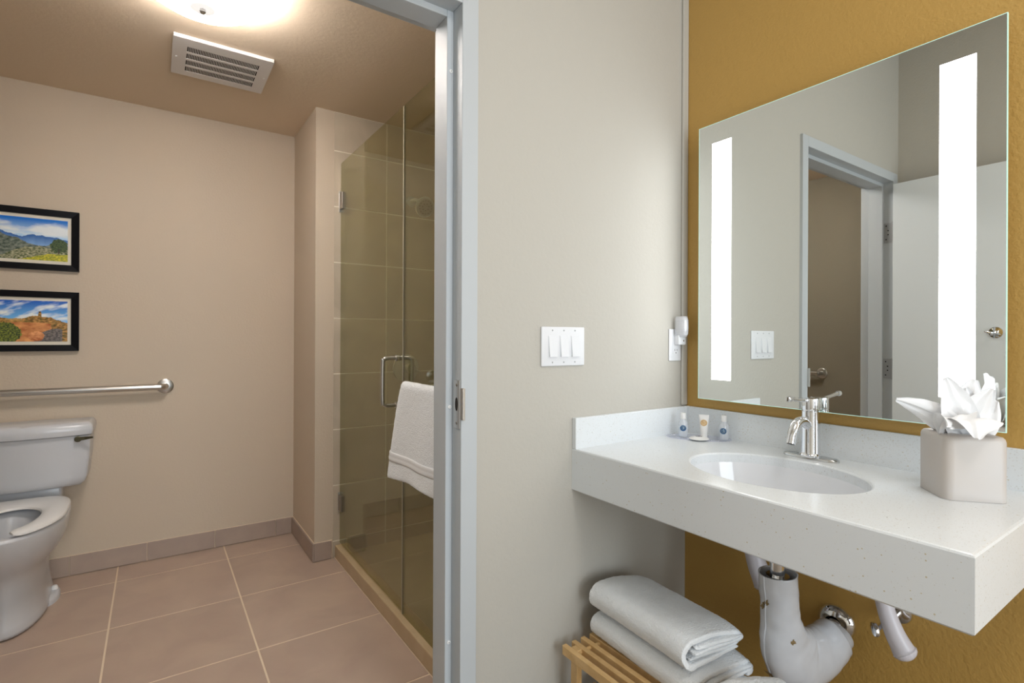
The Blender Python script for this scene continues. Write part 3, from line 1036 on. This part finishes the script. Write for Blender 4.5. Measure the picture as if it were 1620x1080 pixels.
folded_towel('folded_towel', 'folded white bath towel at the bottom of the stack, on bamboo slats', 1.132, 1.388, .83, 1.225, RZ + .001, .080, 3, -.06, .014, 3, 'folded bath towels stacked on the rack')
folded_towel('folded_towel', 'folded white bath towel on top of the stack on the bamboo rack', 1.128, 1.368, .845, 1.225, RZ + .087, .090, 3, -.06, .050, 9, 'folded bath towels stacked on the rack')
folded_towel('hand_towel', 'small folded white towel nearest the camera on the bamboo rack', 1.075, 1.260, .618, .738, RZ + .001, .128, 4, -.57, .0, 15)

# ------------------------------------------------------------------ shower enclosure
SD = empty('shower_door', (XG, 2.49, .08), 'frameless glass shower door hinged on the tiled wall', 'shower door')
obj('glass_pane', bx(XG - .004, XG + .004, 2.058, YW - .006, .080, 2.180), 'shower_glass', SD)
for z0, z1 in ((1.912, 2.028), (.246, .357)):
    h = obj('hinge', bx(XG - .011, XG + .011, YW - .050, YW - .001, z0 + .012, z1 - .012, .002), 'dark_steel', SD)
    obj('wall_plate', bx(XG - .014, XG + .014, YW - .004, YW, z0, z1, .001), 'brushed_steel', h)
hz0, hz1, hy = .930, 1.130, 2.118
hd = obj('pull_handle', tube(B(), smooth_path([(XG - .005, hy, hz1), (XG - .045, hy, hz1), (XG - .060, hy, hz1 - .006), (XG - .066, hy, hz1 - .022), (XG - .066, hy, hz0 + .022), (XG - .060, hy, hz0 + .006), (XG - .045, hy, hz0), (XG - .005, hy, hz0)], 5), .0085, 14), 'brushed_steel', SD, True)
obj('pull_handle', tube(B(), smooth_path([(XG + .005, hy, hz1), (XG + .045, hy, hz1), (XG + .060, hy, hz1 - .006), (XG + .066, hy, hz1 - .022), (XG + .066, hy, hz0 + .022), (XG + .060, hy, hz0 + .006), (XG + .045, hy, hz0), (XG + .005, hy, hz0)], 5), .0085, 14), 'brushed_steel', SD, True)
for z in (hz0, hz1):
    for s in (-1, 1):
        obj('collar', lathe(B(), [(0, 0), (.013, 0), (.013, .006), (0, .006)], (XG + s * .0041, hy, z), 18, (s, 0, 0)), 'brushed_steel', hd)
obj('edge_seal', bx(XG - .0035, XG + .0035, 2.0545, 2.0578, .080, 2.180), 'silicone', SD)
SP = empty('fixed_shower_screen', (XG, 1.75, .068), 'fixed glass shower panel nearest the doorway, behind the hanging towel', 'shower screen')
obj('glass_pane', bx(XG - .004, XG + .004, YDB + .004, 2.050, .0685, 2.180), 'shower_glass', SP)
obj('edge_strip', bx(XG - .0042, XG + .0042, 2.0500, 2.0528, .0685, 2.180), 'silicone', SP)
BARX, BARZ = .800, 1.027
br = obj('towel_bar', tube(B(), [(BARX, 1.50, BARZ), (BARX, 1.905, BARZ)], .0080, 14), 'brushed_steel', SP, True)
for y in (1.54, 1.865):
    obj('bar_post', tube(B(), [(XG - .005, y, BARZ), (BARX, y, BARZ)], .0075, 12), 'brushed_steel', br, True)


def hanging_towel():
    root = empty('hanging_towel', (BARX, 1.72, .66), 'white hand towel folded over the bar on the shower glass', 'towel')
    bm = B()
    th = .013
    ny = 26
    zb_f, zb_b = .672, .72
    cen = []
    for i in range(15):
        t = i / 14
        cen.append((BARX - .0165 - .012 * (1 - t) ** 1.5, zb_f + (BARZ - .004 - zb_f) * t, 1 - t))
    for i in range(1, 8):
        a = PI - PI * i / 8
        cen.append((BARX + .0165 * math.cos(a), BARZ - .004 + .0205 * math.sin(a), 0))
    for i in range(12):
        t = i / 11
        cen.append((BARX + .0165 + .002 * t, BARZ - .004 + (zb_b - BARZ) * t, t))
    outl = []
    for i, (x, z, d) in enumerate(cen):
        a, b = cen[max(i - 1, 0)], cen[min(i + 1, len(cen) - 1)]
        t = Vector((b[0] - a[0], b[1] - a[1])).normalized()
        outl.append((Vector((x, z)), Vector((-t.y, t.x)), d))
    prof = [(p + n_ * th / 2, d) for p, n_, d in outl] + [(p - n_ * th / 2, d) for p, n_, d in reversed(outl)]
    rings = []
    for k in range(ny + 1):
        v = k / ny
        ring = []
        for (p, d) in prof:
            yfar = 1.905 + .110 * d ** 0.75
            y = 1.48 + (yfar - 1.48) * v
            rip = .006 * d * math.sin(v * 11 + 1) + .0025 * noise.noise(Vector((p.x * 20, y * 12, p.y * 12)))
            bulge = -.004 * max(0, math.sin(PI * v)) * d
            xx = p.x + (rip + bulge) * (1 if p.x < BARX else .3)
            zz = p.y - (.014 * d * (v - .5) ** 2 * 4 if d > .5 else 0) + .018 * d * (1 - v) * (d > .0)
            if v > .93:
                xx += (BARX - xx) * .25 * ((v - .93) / .07)
            ring.append(Vector((min(xx, XG - .012), y, zz)))
        rings.append(ring)
    strip_caps(bm, loft(bm, rings, False, False))
    o = obj('cloth', bm, 'terry', root, True)
    pile(o, 2, .0034)
    # woven hem band, slightly proud of the pile
    bm = B()
    rows = []
    for k in range(ny + 1):
        v = k / ny
        col = []
        for t in (0.0, .12, .25, .4, .6, .75, .88, 1.0):
            z = .735 + .036 * t
            d = 1 - (z - zb_f) / (BARZ - .004 - zb_f)
            yfar = 1.905 + .110 * d ** 0.75 - .002
            y = 1.48 + (yfar - 1.48) * v
            rip = .006 * d * math.sin(v * 11 + 1)
            bulge = -.004 * math.sin(PI * v) * d
            x = BARX - .0165 - .012 * d ** 1.5 - th / 2 - .0012 + rip + bulge - .0022 * math.sin(PI * t * 2) ** 2
            if v > .93:
                x += (BARX - x) * .25 * ((v - .93) / .07)
            col.append(Vector((x, y, z + .018 * d * (1 - v))))
        rows.append(col)
    loft(bm, rows, False, False, closed=False)
    h = obj('hem_band', bm, 'terry_band', root, True, flip=False)
    md = h.modifiers.new('thickness', 'SOLIDIFY')
    md.thickness = .002


hanging_towel()

# shower head and valve on the tiled wall
SH = empty('shower_sprayer', (1.29, YW, 2.03), 'round chrome shower head on a short arm behind the glass', 'shower head')
obj('flange', lathe(B(), [(0, 0), (.032, 0), (.030, .006), (.016, .012), (0, .013)], (1.272, YW, 2.035), 28, (0, -1, 0)), 'satin_chrome', SH, True)
obj('arm', tube(B(), smooth_path([(1.272, YW - .004, 2.035), (1.280, YW - .05, 2.035), (1.284, YW - .09, 2.015), (1.290, YW - .115, 1.990)]), .0115, 14), 'satin_chrome', SH, True)
fd = Vector((.04, -.88, -.30)).normalized()
hc = Vector((1.292, YW - .125, 1.982))
hh = obj('head', lathe(B(), [(0, -.012), (.018, -.010), (.030, .004), (.056, .018), (.060, .026), (.058, .034), (0, .036)], hc, 36, fd), 'satin_chrome', SH, True)
obj('spray_face', lathe(B(), [(0, 0), (.048, 0), (.046, .002), (0, .003)], hc + fd * .036, 32, fd), 'brushed_steel', hh, True)
a1 = fd.orthogonal().normalized()
b1 = fd.cross(a1)
for r, n in ((.020, 7), (.038, 14)):
    for k in range(n):
        a = 2 * PI * k / n
        obj('nozzle', lathe(B(), [(0, 0), (.0036, 0), (.003, .002), (0, .0022)], hc + fd * .039 + (a1 * math.cos(a) + b1 * math.sin(a)) * r, 8, fd), 'dark_steel', hh)
SV = empty('shower_valve', (1.25, YW, 1.03), 'round chrome shower valve with a knob behind the glass door edge', 'valve')
obj('valve_plate', lathe(B(), [(0, 0), (.082, 0), (.080, .005), (.050, .011), (0, .013)], (1.245, YW, 1.035), 40, (0, -1, 0)), 'satin_chrome', SV, True)
obj('valve_knob', lathe(B(), [(0, .012), (.022, .012), (.020, .045), (.030, .052), (.030, .075), (.024, .082), (0, .083)], (1.245, YW, 1.035), 28, (0, -1, 0)), 'satin_chrome', SV, True)
obj('knob_lever', tube(B(), [(1.245, YW - .066, 1.035), (1.300, YW - .070, 1.020)], [.010, .007], 12), 'satin_chrome', SV, True)

# ------------------------------------------------------------------ bathroom ceiling lamp and vent
LC = Vector((.135, 2.10, 0))
LP = empty('ceiling_lamp', (LC.x, LC.y, ZCB - .13), 'round white glass bowl ceiling lamp in the bathroom', 'lamp')
pf = [(.020, 2.352), (.06, 2.354), (.11, 2.364), (.155, 2.382), (.185, 2.402), (.203, 2.424), (.208, 2.436)]
prof = pf + [(.204, 2.437)] + [(r - .004, z + .004) for r, z in reversed(pf)]
bm = B()
n = 48
loft(bm, [[(LC.x + r * math.cos(2 * PI * i / n), LC.y + r * math.sin(2 * PI * i / n), z) for i in range(n)] for r, z in prof], loop=True)
obj('bowl', bm, 'lamp_bowl', LP, True)
obj('canopy', lathe(B(), [(0, 2.437), (.12, 2.437), (.13, 2.445), (.13, ZCB), (0, ZCB)], LC, 36), 'soft_white', LP)
obj('centre_boss', lathe(B(), [(.008, 2.3475), (.036, 2.348), (.040, 2.3515), (.02, 2.3518), (.008, 2.3518), (.008, 2.3475)], LC, 28), 'lamp_centre', LP, True)
obj('finial', lathe(B(), [(0, 2.332), (.006, 2.333), (.010, 2.338), (.009, 2.344), (.0078, 2.350), (0, 2.350)], LC, 28), 'brushed_steel', LP, True)

VT = empty('ceiling_vent', (.252, 2.73, ZCB - .03), 'rectangular slotted exhaust vent cover on the bathroom ceiling', 'vent')
vx0, vx1, vy0, vy1, vz = .060, .443, 2.552, 2.912, ZCB - .016
# fascia frame around the slotted field
sx0, sx1, sy0, sy1 = .113, .392, 2.618, 2.860
bm = B()
for a in ((vx0, vx1, vy0, sy0), (vx0, vx1, sy1, vy1), (vx0, sx0, sy0, sy1), (sx1, vx1, sy0, sy1)):
    box(bm, *a, vz, vz + .0018)
for a in ((vx0, vx1, vy0, vy0 + .002), (vx0, vx1, vy1 - .002, vy1), (vx0, vx0 + .002, vy0, vy1), (vx1 - .002, vx1, vy0, vy1)):
    box(bm, *a, vz + .0004, ZCB - .0005)
obj('fascia', bm, 'vent_plastic', VT)
bm = B()
box(bm, sx0 - .02, sx1 + .02, sy0 - .02, sy1 + .02, ZCB - .003, ZCB - .001)
for a in ((sx0 - .022, sx0 - .02, sy0 - .02, sy1 + .02), (sx1 + .02, sx1 + .022, sy0 - .02, sy1 + .02), (sx0 - .02, sx1 + .02, sy0 - .022, sy0 - .02), (sx0 - .02, sx1 + .02, sy1 + .02, sy1 + .022)):
    box(bm, *a, vz + .002, ZCB - .001)
obj('duct_box', bm, 'hole', VT)
rowh = (sy1 - sy0 + .017) / 4
for k in range(3):
    y = sy0 + rowh * (k + 1) - .017
    obj('cross_bar', bx(sx0, sx1, y, y + .017, vz, vz + .0018), 'vent_plastic', VT)
bm = B()
ns = 46
for k in range(1, ns):
    x = sx0 + (sx1 - sx0) * k / ns
    for r in range(4):
        box(bm, x - .0012, x + .0012, sy0 + rowh * r, sy0 + rowh * (r + 1) - .017, vz + .0003, vz + .0018)
tag(obj('grille_bars', bm, 'vent_plastic', VT), kind='stuff')
for x in (vx0 + .016, vx1 - .016):
    obj('screw', lathe(B(), [(0, 0), (.004, 0), (.003, .002), (0, .0024)], (x, (vy0 + vy1) / 2, vz), 12, (0, 0, -1)), 'soft_white', VT)

# ------------------------------------------------------------------ grab bars


def grab_bar(pts, flanges, label, seam=None):
    g = empty('grab_bar', pts[0], label, 'grab bar')
    obj('bar', tube(B(), smooth_path(pts, 6), .0165, 18), 'brushed_steel', g, True)
    for c, nrm in flanges:
        obj('flange', lathe(B(), [(0, 0), (.040, 0), (.039, .006), (.034, .009), (0, .010)], c, 32, nrm), 'brushed_steel', g, True)
    if seam:
        obj('seam_ring', tube(B(), seam, .0171, 18), 'brushed_steel', g)
    return g


gx = .052
grab_bar([(gx, YB - .006, .944), (gx - .003, YB - .030, .944), (gx - .016, YB - .047, .944), (gx - .045, YB - .052, .944), (-.30, YB - .052, .944), (-.60, YB - .052, .944), (XBL + .17, YB - .052, .944), (XBL + .12, YB - .048, .944), (XBL + .10, YB - .006, .944)],
         [((gx, YB, .944), (0, -1, 0)), ((XBL + .10, YB, .944), (0, -1, 0))], 'long brushed steel grab bar on the wall above the toilet tank',
         [(-.262, YB - .052, .944), (-.257, YB - .052, .944)])
gy = 1.985
grab_bar([(XBL + .006, gy, .955), (XBL + .030, gy + .003, .955), (XBL + .047, gy + .016, .955), (XBL + .052, gy + .045, .955), (XBL + .052, 2.4, .955), (XBL + .052, 2.95, .955), (XBL + .048, 2.985, .955), (XBL + .006, 3.0, .955)],
         [((XBL, gy, .955), (1, 0, 0)), ((XBL, 3.0, .955), (1, 0, 0))], 'steel grab bar on the side wall, its end seen in the mirror beyond the doorway')

# ------------------------------------------------------------------ framed prints


def fbm(x, y, s=0.0, o=4):
    v, a = 0, .5
    for k in range(o):
        v += a * noise.noise(Vector((x, y, s + k * 3.1)))
        x *= 2.1
        y *= 2.1
        a *= .5
    return v


def mixc(a, b, t):
    t = max(0, min(1, t))
    return tuple(a[i] + (b[i] - a[i]) * t for i in range(3))


def art_valley(u, v):
    """u: metres left of the right edge, v: 0 bottom .. 1 top"""
    n1 = fbm(u * 14, v * 4, 1)
    sky = mixc((.45, .68, .93), (.0, .17, .66), (v - .62) / .34)
    cloud = max(0, fbm(u * 9 + 3, v * 6, 7) + .55 - abs(v - .70) * 3.0)
    c = mixc(sky, (.86, .91, .95), cloud * 2.0)
    far = .53 + .10 * fbm(u * 22, 0, 2) + .05 * math.exp(-((u - .06) / .03) ** 2) + .10 * math.exp(-((u - .12) / .03) ** 2) + .16 * max(0, u - .17) / .1
    if v < far:
        c = mixc((.04, .15, .45), (.22, .40, .72), (far - v) * 4 + .5 * n1)
    mid = .36 + 2.0 * max(0, u - .125) + .07 * fbm(u * 24, 0, 4)
    if v < min(mid, .86):
        tt = fbm(u * 60 + v * 9, v * 16 - u * 30, 5)
        c = mixc((.04, .07, .05), (.26, .29, .24), .5 + 1.8 * tt)
        c = mixc(c, (.22, .27, .33), max(0, v - .5) * 1.4)
    low = .31 + .10 * fbm(u * 24, 1, 6) - .25 * max(0, u - .16) / .1
    if v < low:
        tt = fbm(u * 90, v * 30, 8)
        c = mixc((.07, .10, .03), (.56, .52, .34), .4 + 1.9 * tt)
    # broad tree at the right
    if ((u - .032) / .034) ** 2 + ((v - .37) / .17) ** 2 < 1 + 1.1 * fbm(u * 70, v * 26, 11):
        c = mixc((.015, .04, .015), (.10, .15, .04), .45 + 1.7 * fbm(u * 130, v * 45, 12))
    if abs(u - .034 - .01 * (v - .2)) < .0022 and v < .30:
        c = (.05, .035, .02)
    edge = .17 + .05 * fbm(u * 30, 2, 9) - max(0, u - .07) * 1.5
    if v < edge:
        c = mixc((.20, .26, .02), (.72, .62, .04), .55 + 1.7 * fbm(u * 110, v * 30, 13))
    return c


def art_desert(u, v):
    sky = mixc((.16, .48, .90), (.0, .10, .56), (v - .6) / .4)
    cloud = max(0, fbm(u * 10 + 9, v * 6 + u * 8, 21) * 1.8 + .30 - abs(v - .80) * 1.2)
    c = mixc(sky, (.88, .92, .96), cloud * 1.9)
    hill = .56 + .05 * fbm(u * 26, 0, 22) + .07 * math.exp(-((u - .11) / .045) ** 2) - .10 * max(0, .06 - u) / .06 + .02 * fbm(u * 80, 0, 23)
    if abs(u - .105) < .007 - .003 * (v - .6) * 6 and v < .74:
        hill = max(hill, .74)
    if v < hill:
        tt = fbm(u * 70, v * 30, 24)
        c = mixc((.14, .07, .01), (.70, .36, .09), .45 + 1.7 * tt)
        if fbm(u * 55, v * 26, 29) > .12:
            c = mixc(c, (.10, .10, .01), .7)
        if abs(u - .20) < .03 and v > .5:
            c = mixc(c, (.72, .46, .16), .6)
    if v < .47 - .9 * max(0, .10 - u) and u > .06 - .02 * fbm(v * 9, 0, 4):
        tt = fbm(u * 24, v * 9, 25)
        c = mixc((.42, .10, .02), (.85, .40, .14), .5 + 1.3 * tt)
    if v < .22 + .10 * math.sin(u * 28 + .4) and .02 < u < .125:
        c = mixc((.05, .045, .045), (.26, .22, .20), .5 + 1.6 * fbm(u * 110, v * 42, 26))
    if ((u - .118) / .030) ** 2 + ((v - .13) / .12) ** 2 < 1 + .3 * fbm(u * 60, v * 20, 31):
        c = mixc((.50, .13, .03), (.88, .42, .18), .5 + (v - .13) * 4 + 1.2 * fbm(u * 80, v * 30, 32))
    if ((u - .235) / .062) ** 2 + ((v - .20) / .27) ** 2 < 1 + .3 * fbm(u * 60, v * 20, 27):
        tt = fbm(u * 130, v * 44, 28)
        c = mixc((.01, .03, .015), (.30, .34, .04), .4 + 1.9 * tt)
    return c


def picture(label, z0, z1, art):
    x0, x1 = -.735, -.3165
    f = .031
    y0, y1 = YB - .022, YB - .001
    p = empty('framed_print', ((x0 + x1) / 2, YB - .012, z0), label, 'picture', None)
    for n_, pts in (('left', None),):
        pass
    # mitred frame, four members

    def member(a, b, c, d):
        bm = B()
        vs_ = []
        for (x, z, dep) in (a, b, c, d):
            vs_.append((x, z, dep))
        fr = [bm.verts.new((x, dep, z)) for x, z, dep in vs_]
        bk = [bm.verts.new((x, y1, z)) for x, z, dep in vs_]
        bm.faces.new(fr)
        bm.faces.new(list(reversed(bk)))
        for i in range(4):
            k = (i + 1) % 4
            bm.faces.new((fr[i], bk[i], bk[k], fr[k]))
        obj('frame_side', bm, 'black_frame', p)
    o_, i_ = y0, y0 + .006
    member((x0, z1, o_), (x1, z1, o_), (x1 - f, z1 - f, i_), (x0 + f, z1 - f, i_))
    member((x0, z0, o_), (x1, z0, o_), (x1 - f, z0 + f, i_), (x0 + f, z0 + f, i_))
    member((x1, z0, o_), (x1, z1, o_), (x1 - f, z1 - f, i_), (x1 - f, z0 + f, i_))
    member((x0, z0, o_), (x0, z1, o_), (x0 + f, z1 - f, i_), (x0 + f, z0 + f, i_))
    obj('mat_board', bx(x0 + f - .002, x1 - f + .002, y1 - .008, y1 - .004, z0 + f - .002, z1 - f + .002), 'mat_board', p)
    m = .0145
    ax0, ax1, az0, az1 = x0 + f + m, x1 - f - m, z0 + f + m + .002, z1 - f - m - .002
    nu, nv = 190, 110
    verts, faces, cols = [], [], []
    for j in range(nv + 1):
        for i in range(nu + 1):
            x = ax0 + (ax1 - ax0) * i / nu
            z = az0 + (az1 - az0) * j / nv
            verts.append((x - (x0 + x1) / 2, y1 - .0085 - (YB - .012), z - z0))
            cols.append(art(ax1 - x, j / nv))
    for j in range(nv):
        for i in range(nu):
            a = j * (nu + 1) + i
            faces.append((a, a + 1, a + nu + 2, a + nu + 1))
    me = bpy.data.meshes.new('art_print')
    me.from_pydata(verts, [], faces)
    ca = me.color_attributes.new('ink', 'FLOAT_COLOR', 'POINT')
    for i, c in enumerate(cols):
        ca.data[i].color = (max(0, c[0]), max(0, c[1]), max(0, c[2]), 1)
    me.materials.append(MATS['print'])
    o = bpy.data.objects.new('art_print', me)
    C.objects.link(o)
    o.parent = p
    return p


picture('upper black-framed landscape print of a blue mountain valley', 1.5440, 1.8445, art_valley)
picture('lower black-framed landscape print of orange desert rocks', 1.1420, 1.4385, art_desert)

# ------------------------------------------------------------------ toilet
TX = -.497
TL = empty('toilet', (TX, 3.10, 0), 'white two-piece toilet with an open-front seat against the bathroom wall', 'toilet')


def oval(a, yf, yb, z, n=44, p=2.0, pb=None):
    cy = yf + min(.26, (yb - yf) * .45) if False else (yf * .52 + yb * .48)
    out = []
    for i in range(n):
        t = 2 * PI * i / n
        c, s = math.cos(t), math.sin(t)
        e = 2.0 / (p if s < 0 else (pb or p))
        x = a * math.copysign(abs(c) ** e, c)
        y = (cy - yf if s < 0 else yb - cy) * math.copysign(abs(s) ** e, s)
        out.append((TX + x, cy + y, z))
    return out


SZ = .030
bm = B()
ext_ = [oval(.112, 2.842, 3.40, 0, pb=4), oval(.114, 2.840, 3.40, .012, pb=4), oval(.099, 2.858, 3.38, .08, pb=4), oval(.095, 2.862, 3.36, .17, pb=4), oval(.098, 2.855, 3.36, .225, pb=4), oval(.122, 2.825, 3.36, .262, pb=3.5),
        oval(.154, 2.775, 3.36, .302, pb=3), oval(.177, 2.728, 3.36, .352, pb=3), oval(.184, 2.708, 3.37, .405, pb=3), oval(.187, 2.700, 3.37, .434, pb=3), oval(.182, 2.706, 3.365, .443, pb=3),
        oval(.135, 2.750, 3.17, .443), oval(.128, 2.760, 3.16, .428), oval(.130, 2.765, 3.15, .40), oval(.108, 2.81, 3.10, .31), oval(.070, 2.87, 3.04, .235), oval(.03, 2.93, 2.99, .215)]
loft(bm, ext_)
obj('bowl', bm, 'porcelain', TL, True, sub=1)
bm = B()
lathe(bm, [(0, .270), (.080, .270), (.080, .271), (0, .271)], (TX, 2.955, 0), 30, 'Z', 1, 1.25)
glass_mat('toilet_water', (.85, .9, .92), .05)
obj('water', bm, 'toilet_water', TL)
# foot flange with bolt caps
for s in (-1, 1):
    bm = B()
    rg = []
    for k_, z_ in ((1.0, 0), (1.0, .016), (.96, .024), (.86, .030), (.60, .033)):
        rg.append([(TX + s * .088 + .050 * k_ * math.cos(2 * PI * q / 28), 3.215 + .105 * k_ * math.sin(2 * PI * q / 28), z_) for q in range(28)])
    loft(bm, rg)
    ft = obj('foot_flange', bm, 'porcelain', TL, True)
    obj('bolt_cap', lathe(B(), [(0, .032), (.013, .032), (.013, .040), (.009, .049), (0, .052)], (TX + s * .116, 3.235, 0), 18), 'soft_white', ft, True)
obj('tank_deck', bx(TX - .13, TX + .13, 3.318, 3.42, .40, .4918, .012, 3), 'porcelain', TL, True)


def tank_ring(hw, yf, bow, yb, z, n=12, r=.035):
    pts = []
    for i in range(n + 1):          # bowed front, left to right
        t = -1 + 2 * i / n
        x = t * (hw - r * .3)
        pts.append((TX + x, yf - bow * (1 - t * t), z))
    for i in range(1, 5):           # front right corner
        a = math.radians(-60 + 60 * i / 4)
        pts.append((TX + hw - r * .3 + (r * .3) * math.cos(a) , yf + r * .5 + r * .5 * math.sin(a), z))
    pts.append((TX + hw, yb - .01, z))
    pts.append((TX + hw - .01, yb, z))
    pts.append((TX - hw + .01, yb, z))
    pts.append((TX - hw, yb - .01, z))
    for i in range(0, 4):
        a = math.radians(180 + 60 * i / 4)
        pts.append((TX - hw + r * .3 + (r * .3) * math.cos(a), yf + r * .5 + r * .5 * math.sin(a), z))
    return pts


bm = B()
loft(bm, [tank_ring(.170, 3.31, .02, 3.42, .492), tank_ring(.205, 3.285, .025, 3.43, .497), tank_ring(.222, 3.272, .028, 3.44, .515), tank_ring(.230, 3.267, .028, 3.445, .54), tank_ring(.240, 3.258, .030, 3.447, .64), tank_ring(.244, 3.252, .030, 3.447, .7395)])
obj('tank', bm, 'porcelain', TL, True)
bm = B()
loft(bm, [tank_ring(.240, 3.250, .030, 3.449, .7405), tank_ring(.250, 3.240, .032, 3.452, .745), tank_ring(.254, 3.236, .032, 3.454, .765), tank_ring(.252, 3.238, .032, 3.453, .785), tank_ring(.245, 3.245, .032, 3.448, .797), tank_ring(.235, 3.262, .030, 3.440, .803)])
obj('tank_lid', bm, 'porcelain', TL, True)
lv = obj('trip_lever', lathe(B(), [(0, 0), (.014, 0), (.014, .010), (0, .012)], (TX + .198, 3.243, 0.725), 18, (0.05, -1, 0)), 'bronze', TL)
lv['label'] = 'dark metal flush lever'
bm = B()
loft(bm, [[(TX + .188, 3.224, 0.716), (TX + .188, 3.236, 0.716), (TX + .188, 3.236, 0.735), (TX + .188, 3.224, 0.735)], [(TX + .225, 3.222, 0.721), (TX + .225, 3.232, 0.721), (TX + .225, 3.232, 0.735), (TX + .225, 3.222, 0.735)], [(TX + .252, 3.216, 0.727), (TX + .256, 3.222, 0.727), (TX + .256, 3.222, 0.735), (TX + .252, 3.216, 0.735)]])
obj('lever_arm', bm, 'bronze', lv)
# open-front seat: U swept from one prong round the back to the other
bm = B()
rings = []
ns = 40
cyS = 2.985
for i in range(ns + 1):
    t = -73 + (253 - (-73)) * i / ns     # degrees, -90 is the front
    a = math.radians(t)
    c, s = math.cos(a), math.sin(a)
    bo, bi = (.285, .215) if s < 0 else (.318, .150)
    e = 1.0 if s < 0 else .50
    X = lambda r_: r_ * math.copysign(abs(c) ** e, c)
    Y = lambda r_: r_ * math.copysign(abs(s) ** (e if s > 0 else 1), s)
    ox, oy = X(.187), Y(bo)
    ix, iy = .098 * c, Y(bi) if s < 0 else bi * s
    mz = .0
    def P(f, z):
        return (TX + ix + (ox - ix) * f, cyS + iy + (oy - iy) * f, z)
    sh = 1.0
    if i in (0, ns):
        P = lambda f, z, g=P: g(.5 + (f - .5) * .62, .4555 + (z - .4555) * .45)
    rings.append([P(0, 0.4480), P(.02, 0.4590), P(.2, 0.4655), P(.5, 0.4670), P(.8, 0.4645), P(.97, 0.4580), P(1, 0.4490), P(.97, 0.4455), P(.5, 0.4445), P(.05, 0.4448)])
loft(bm, rings)
obj('seat', bm, 'seat_plastic', TL, True, sub=1)
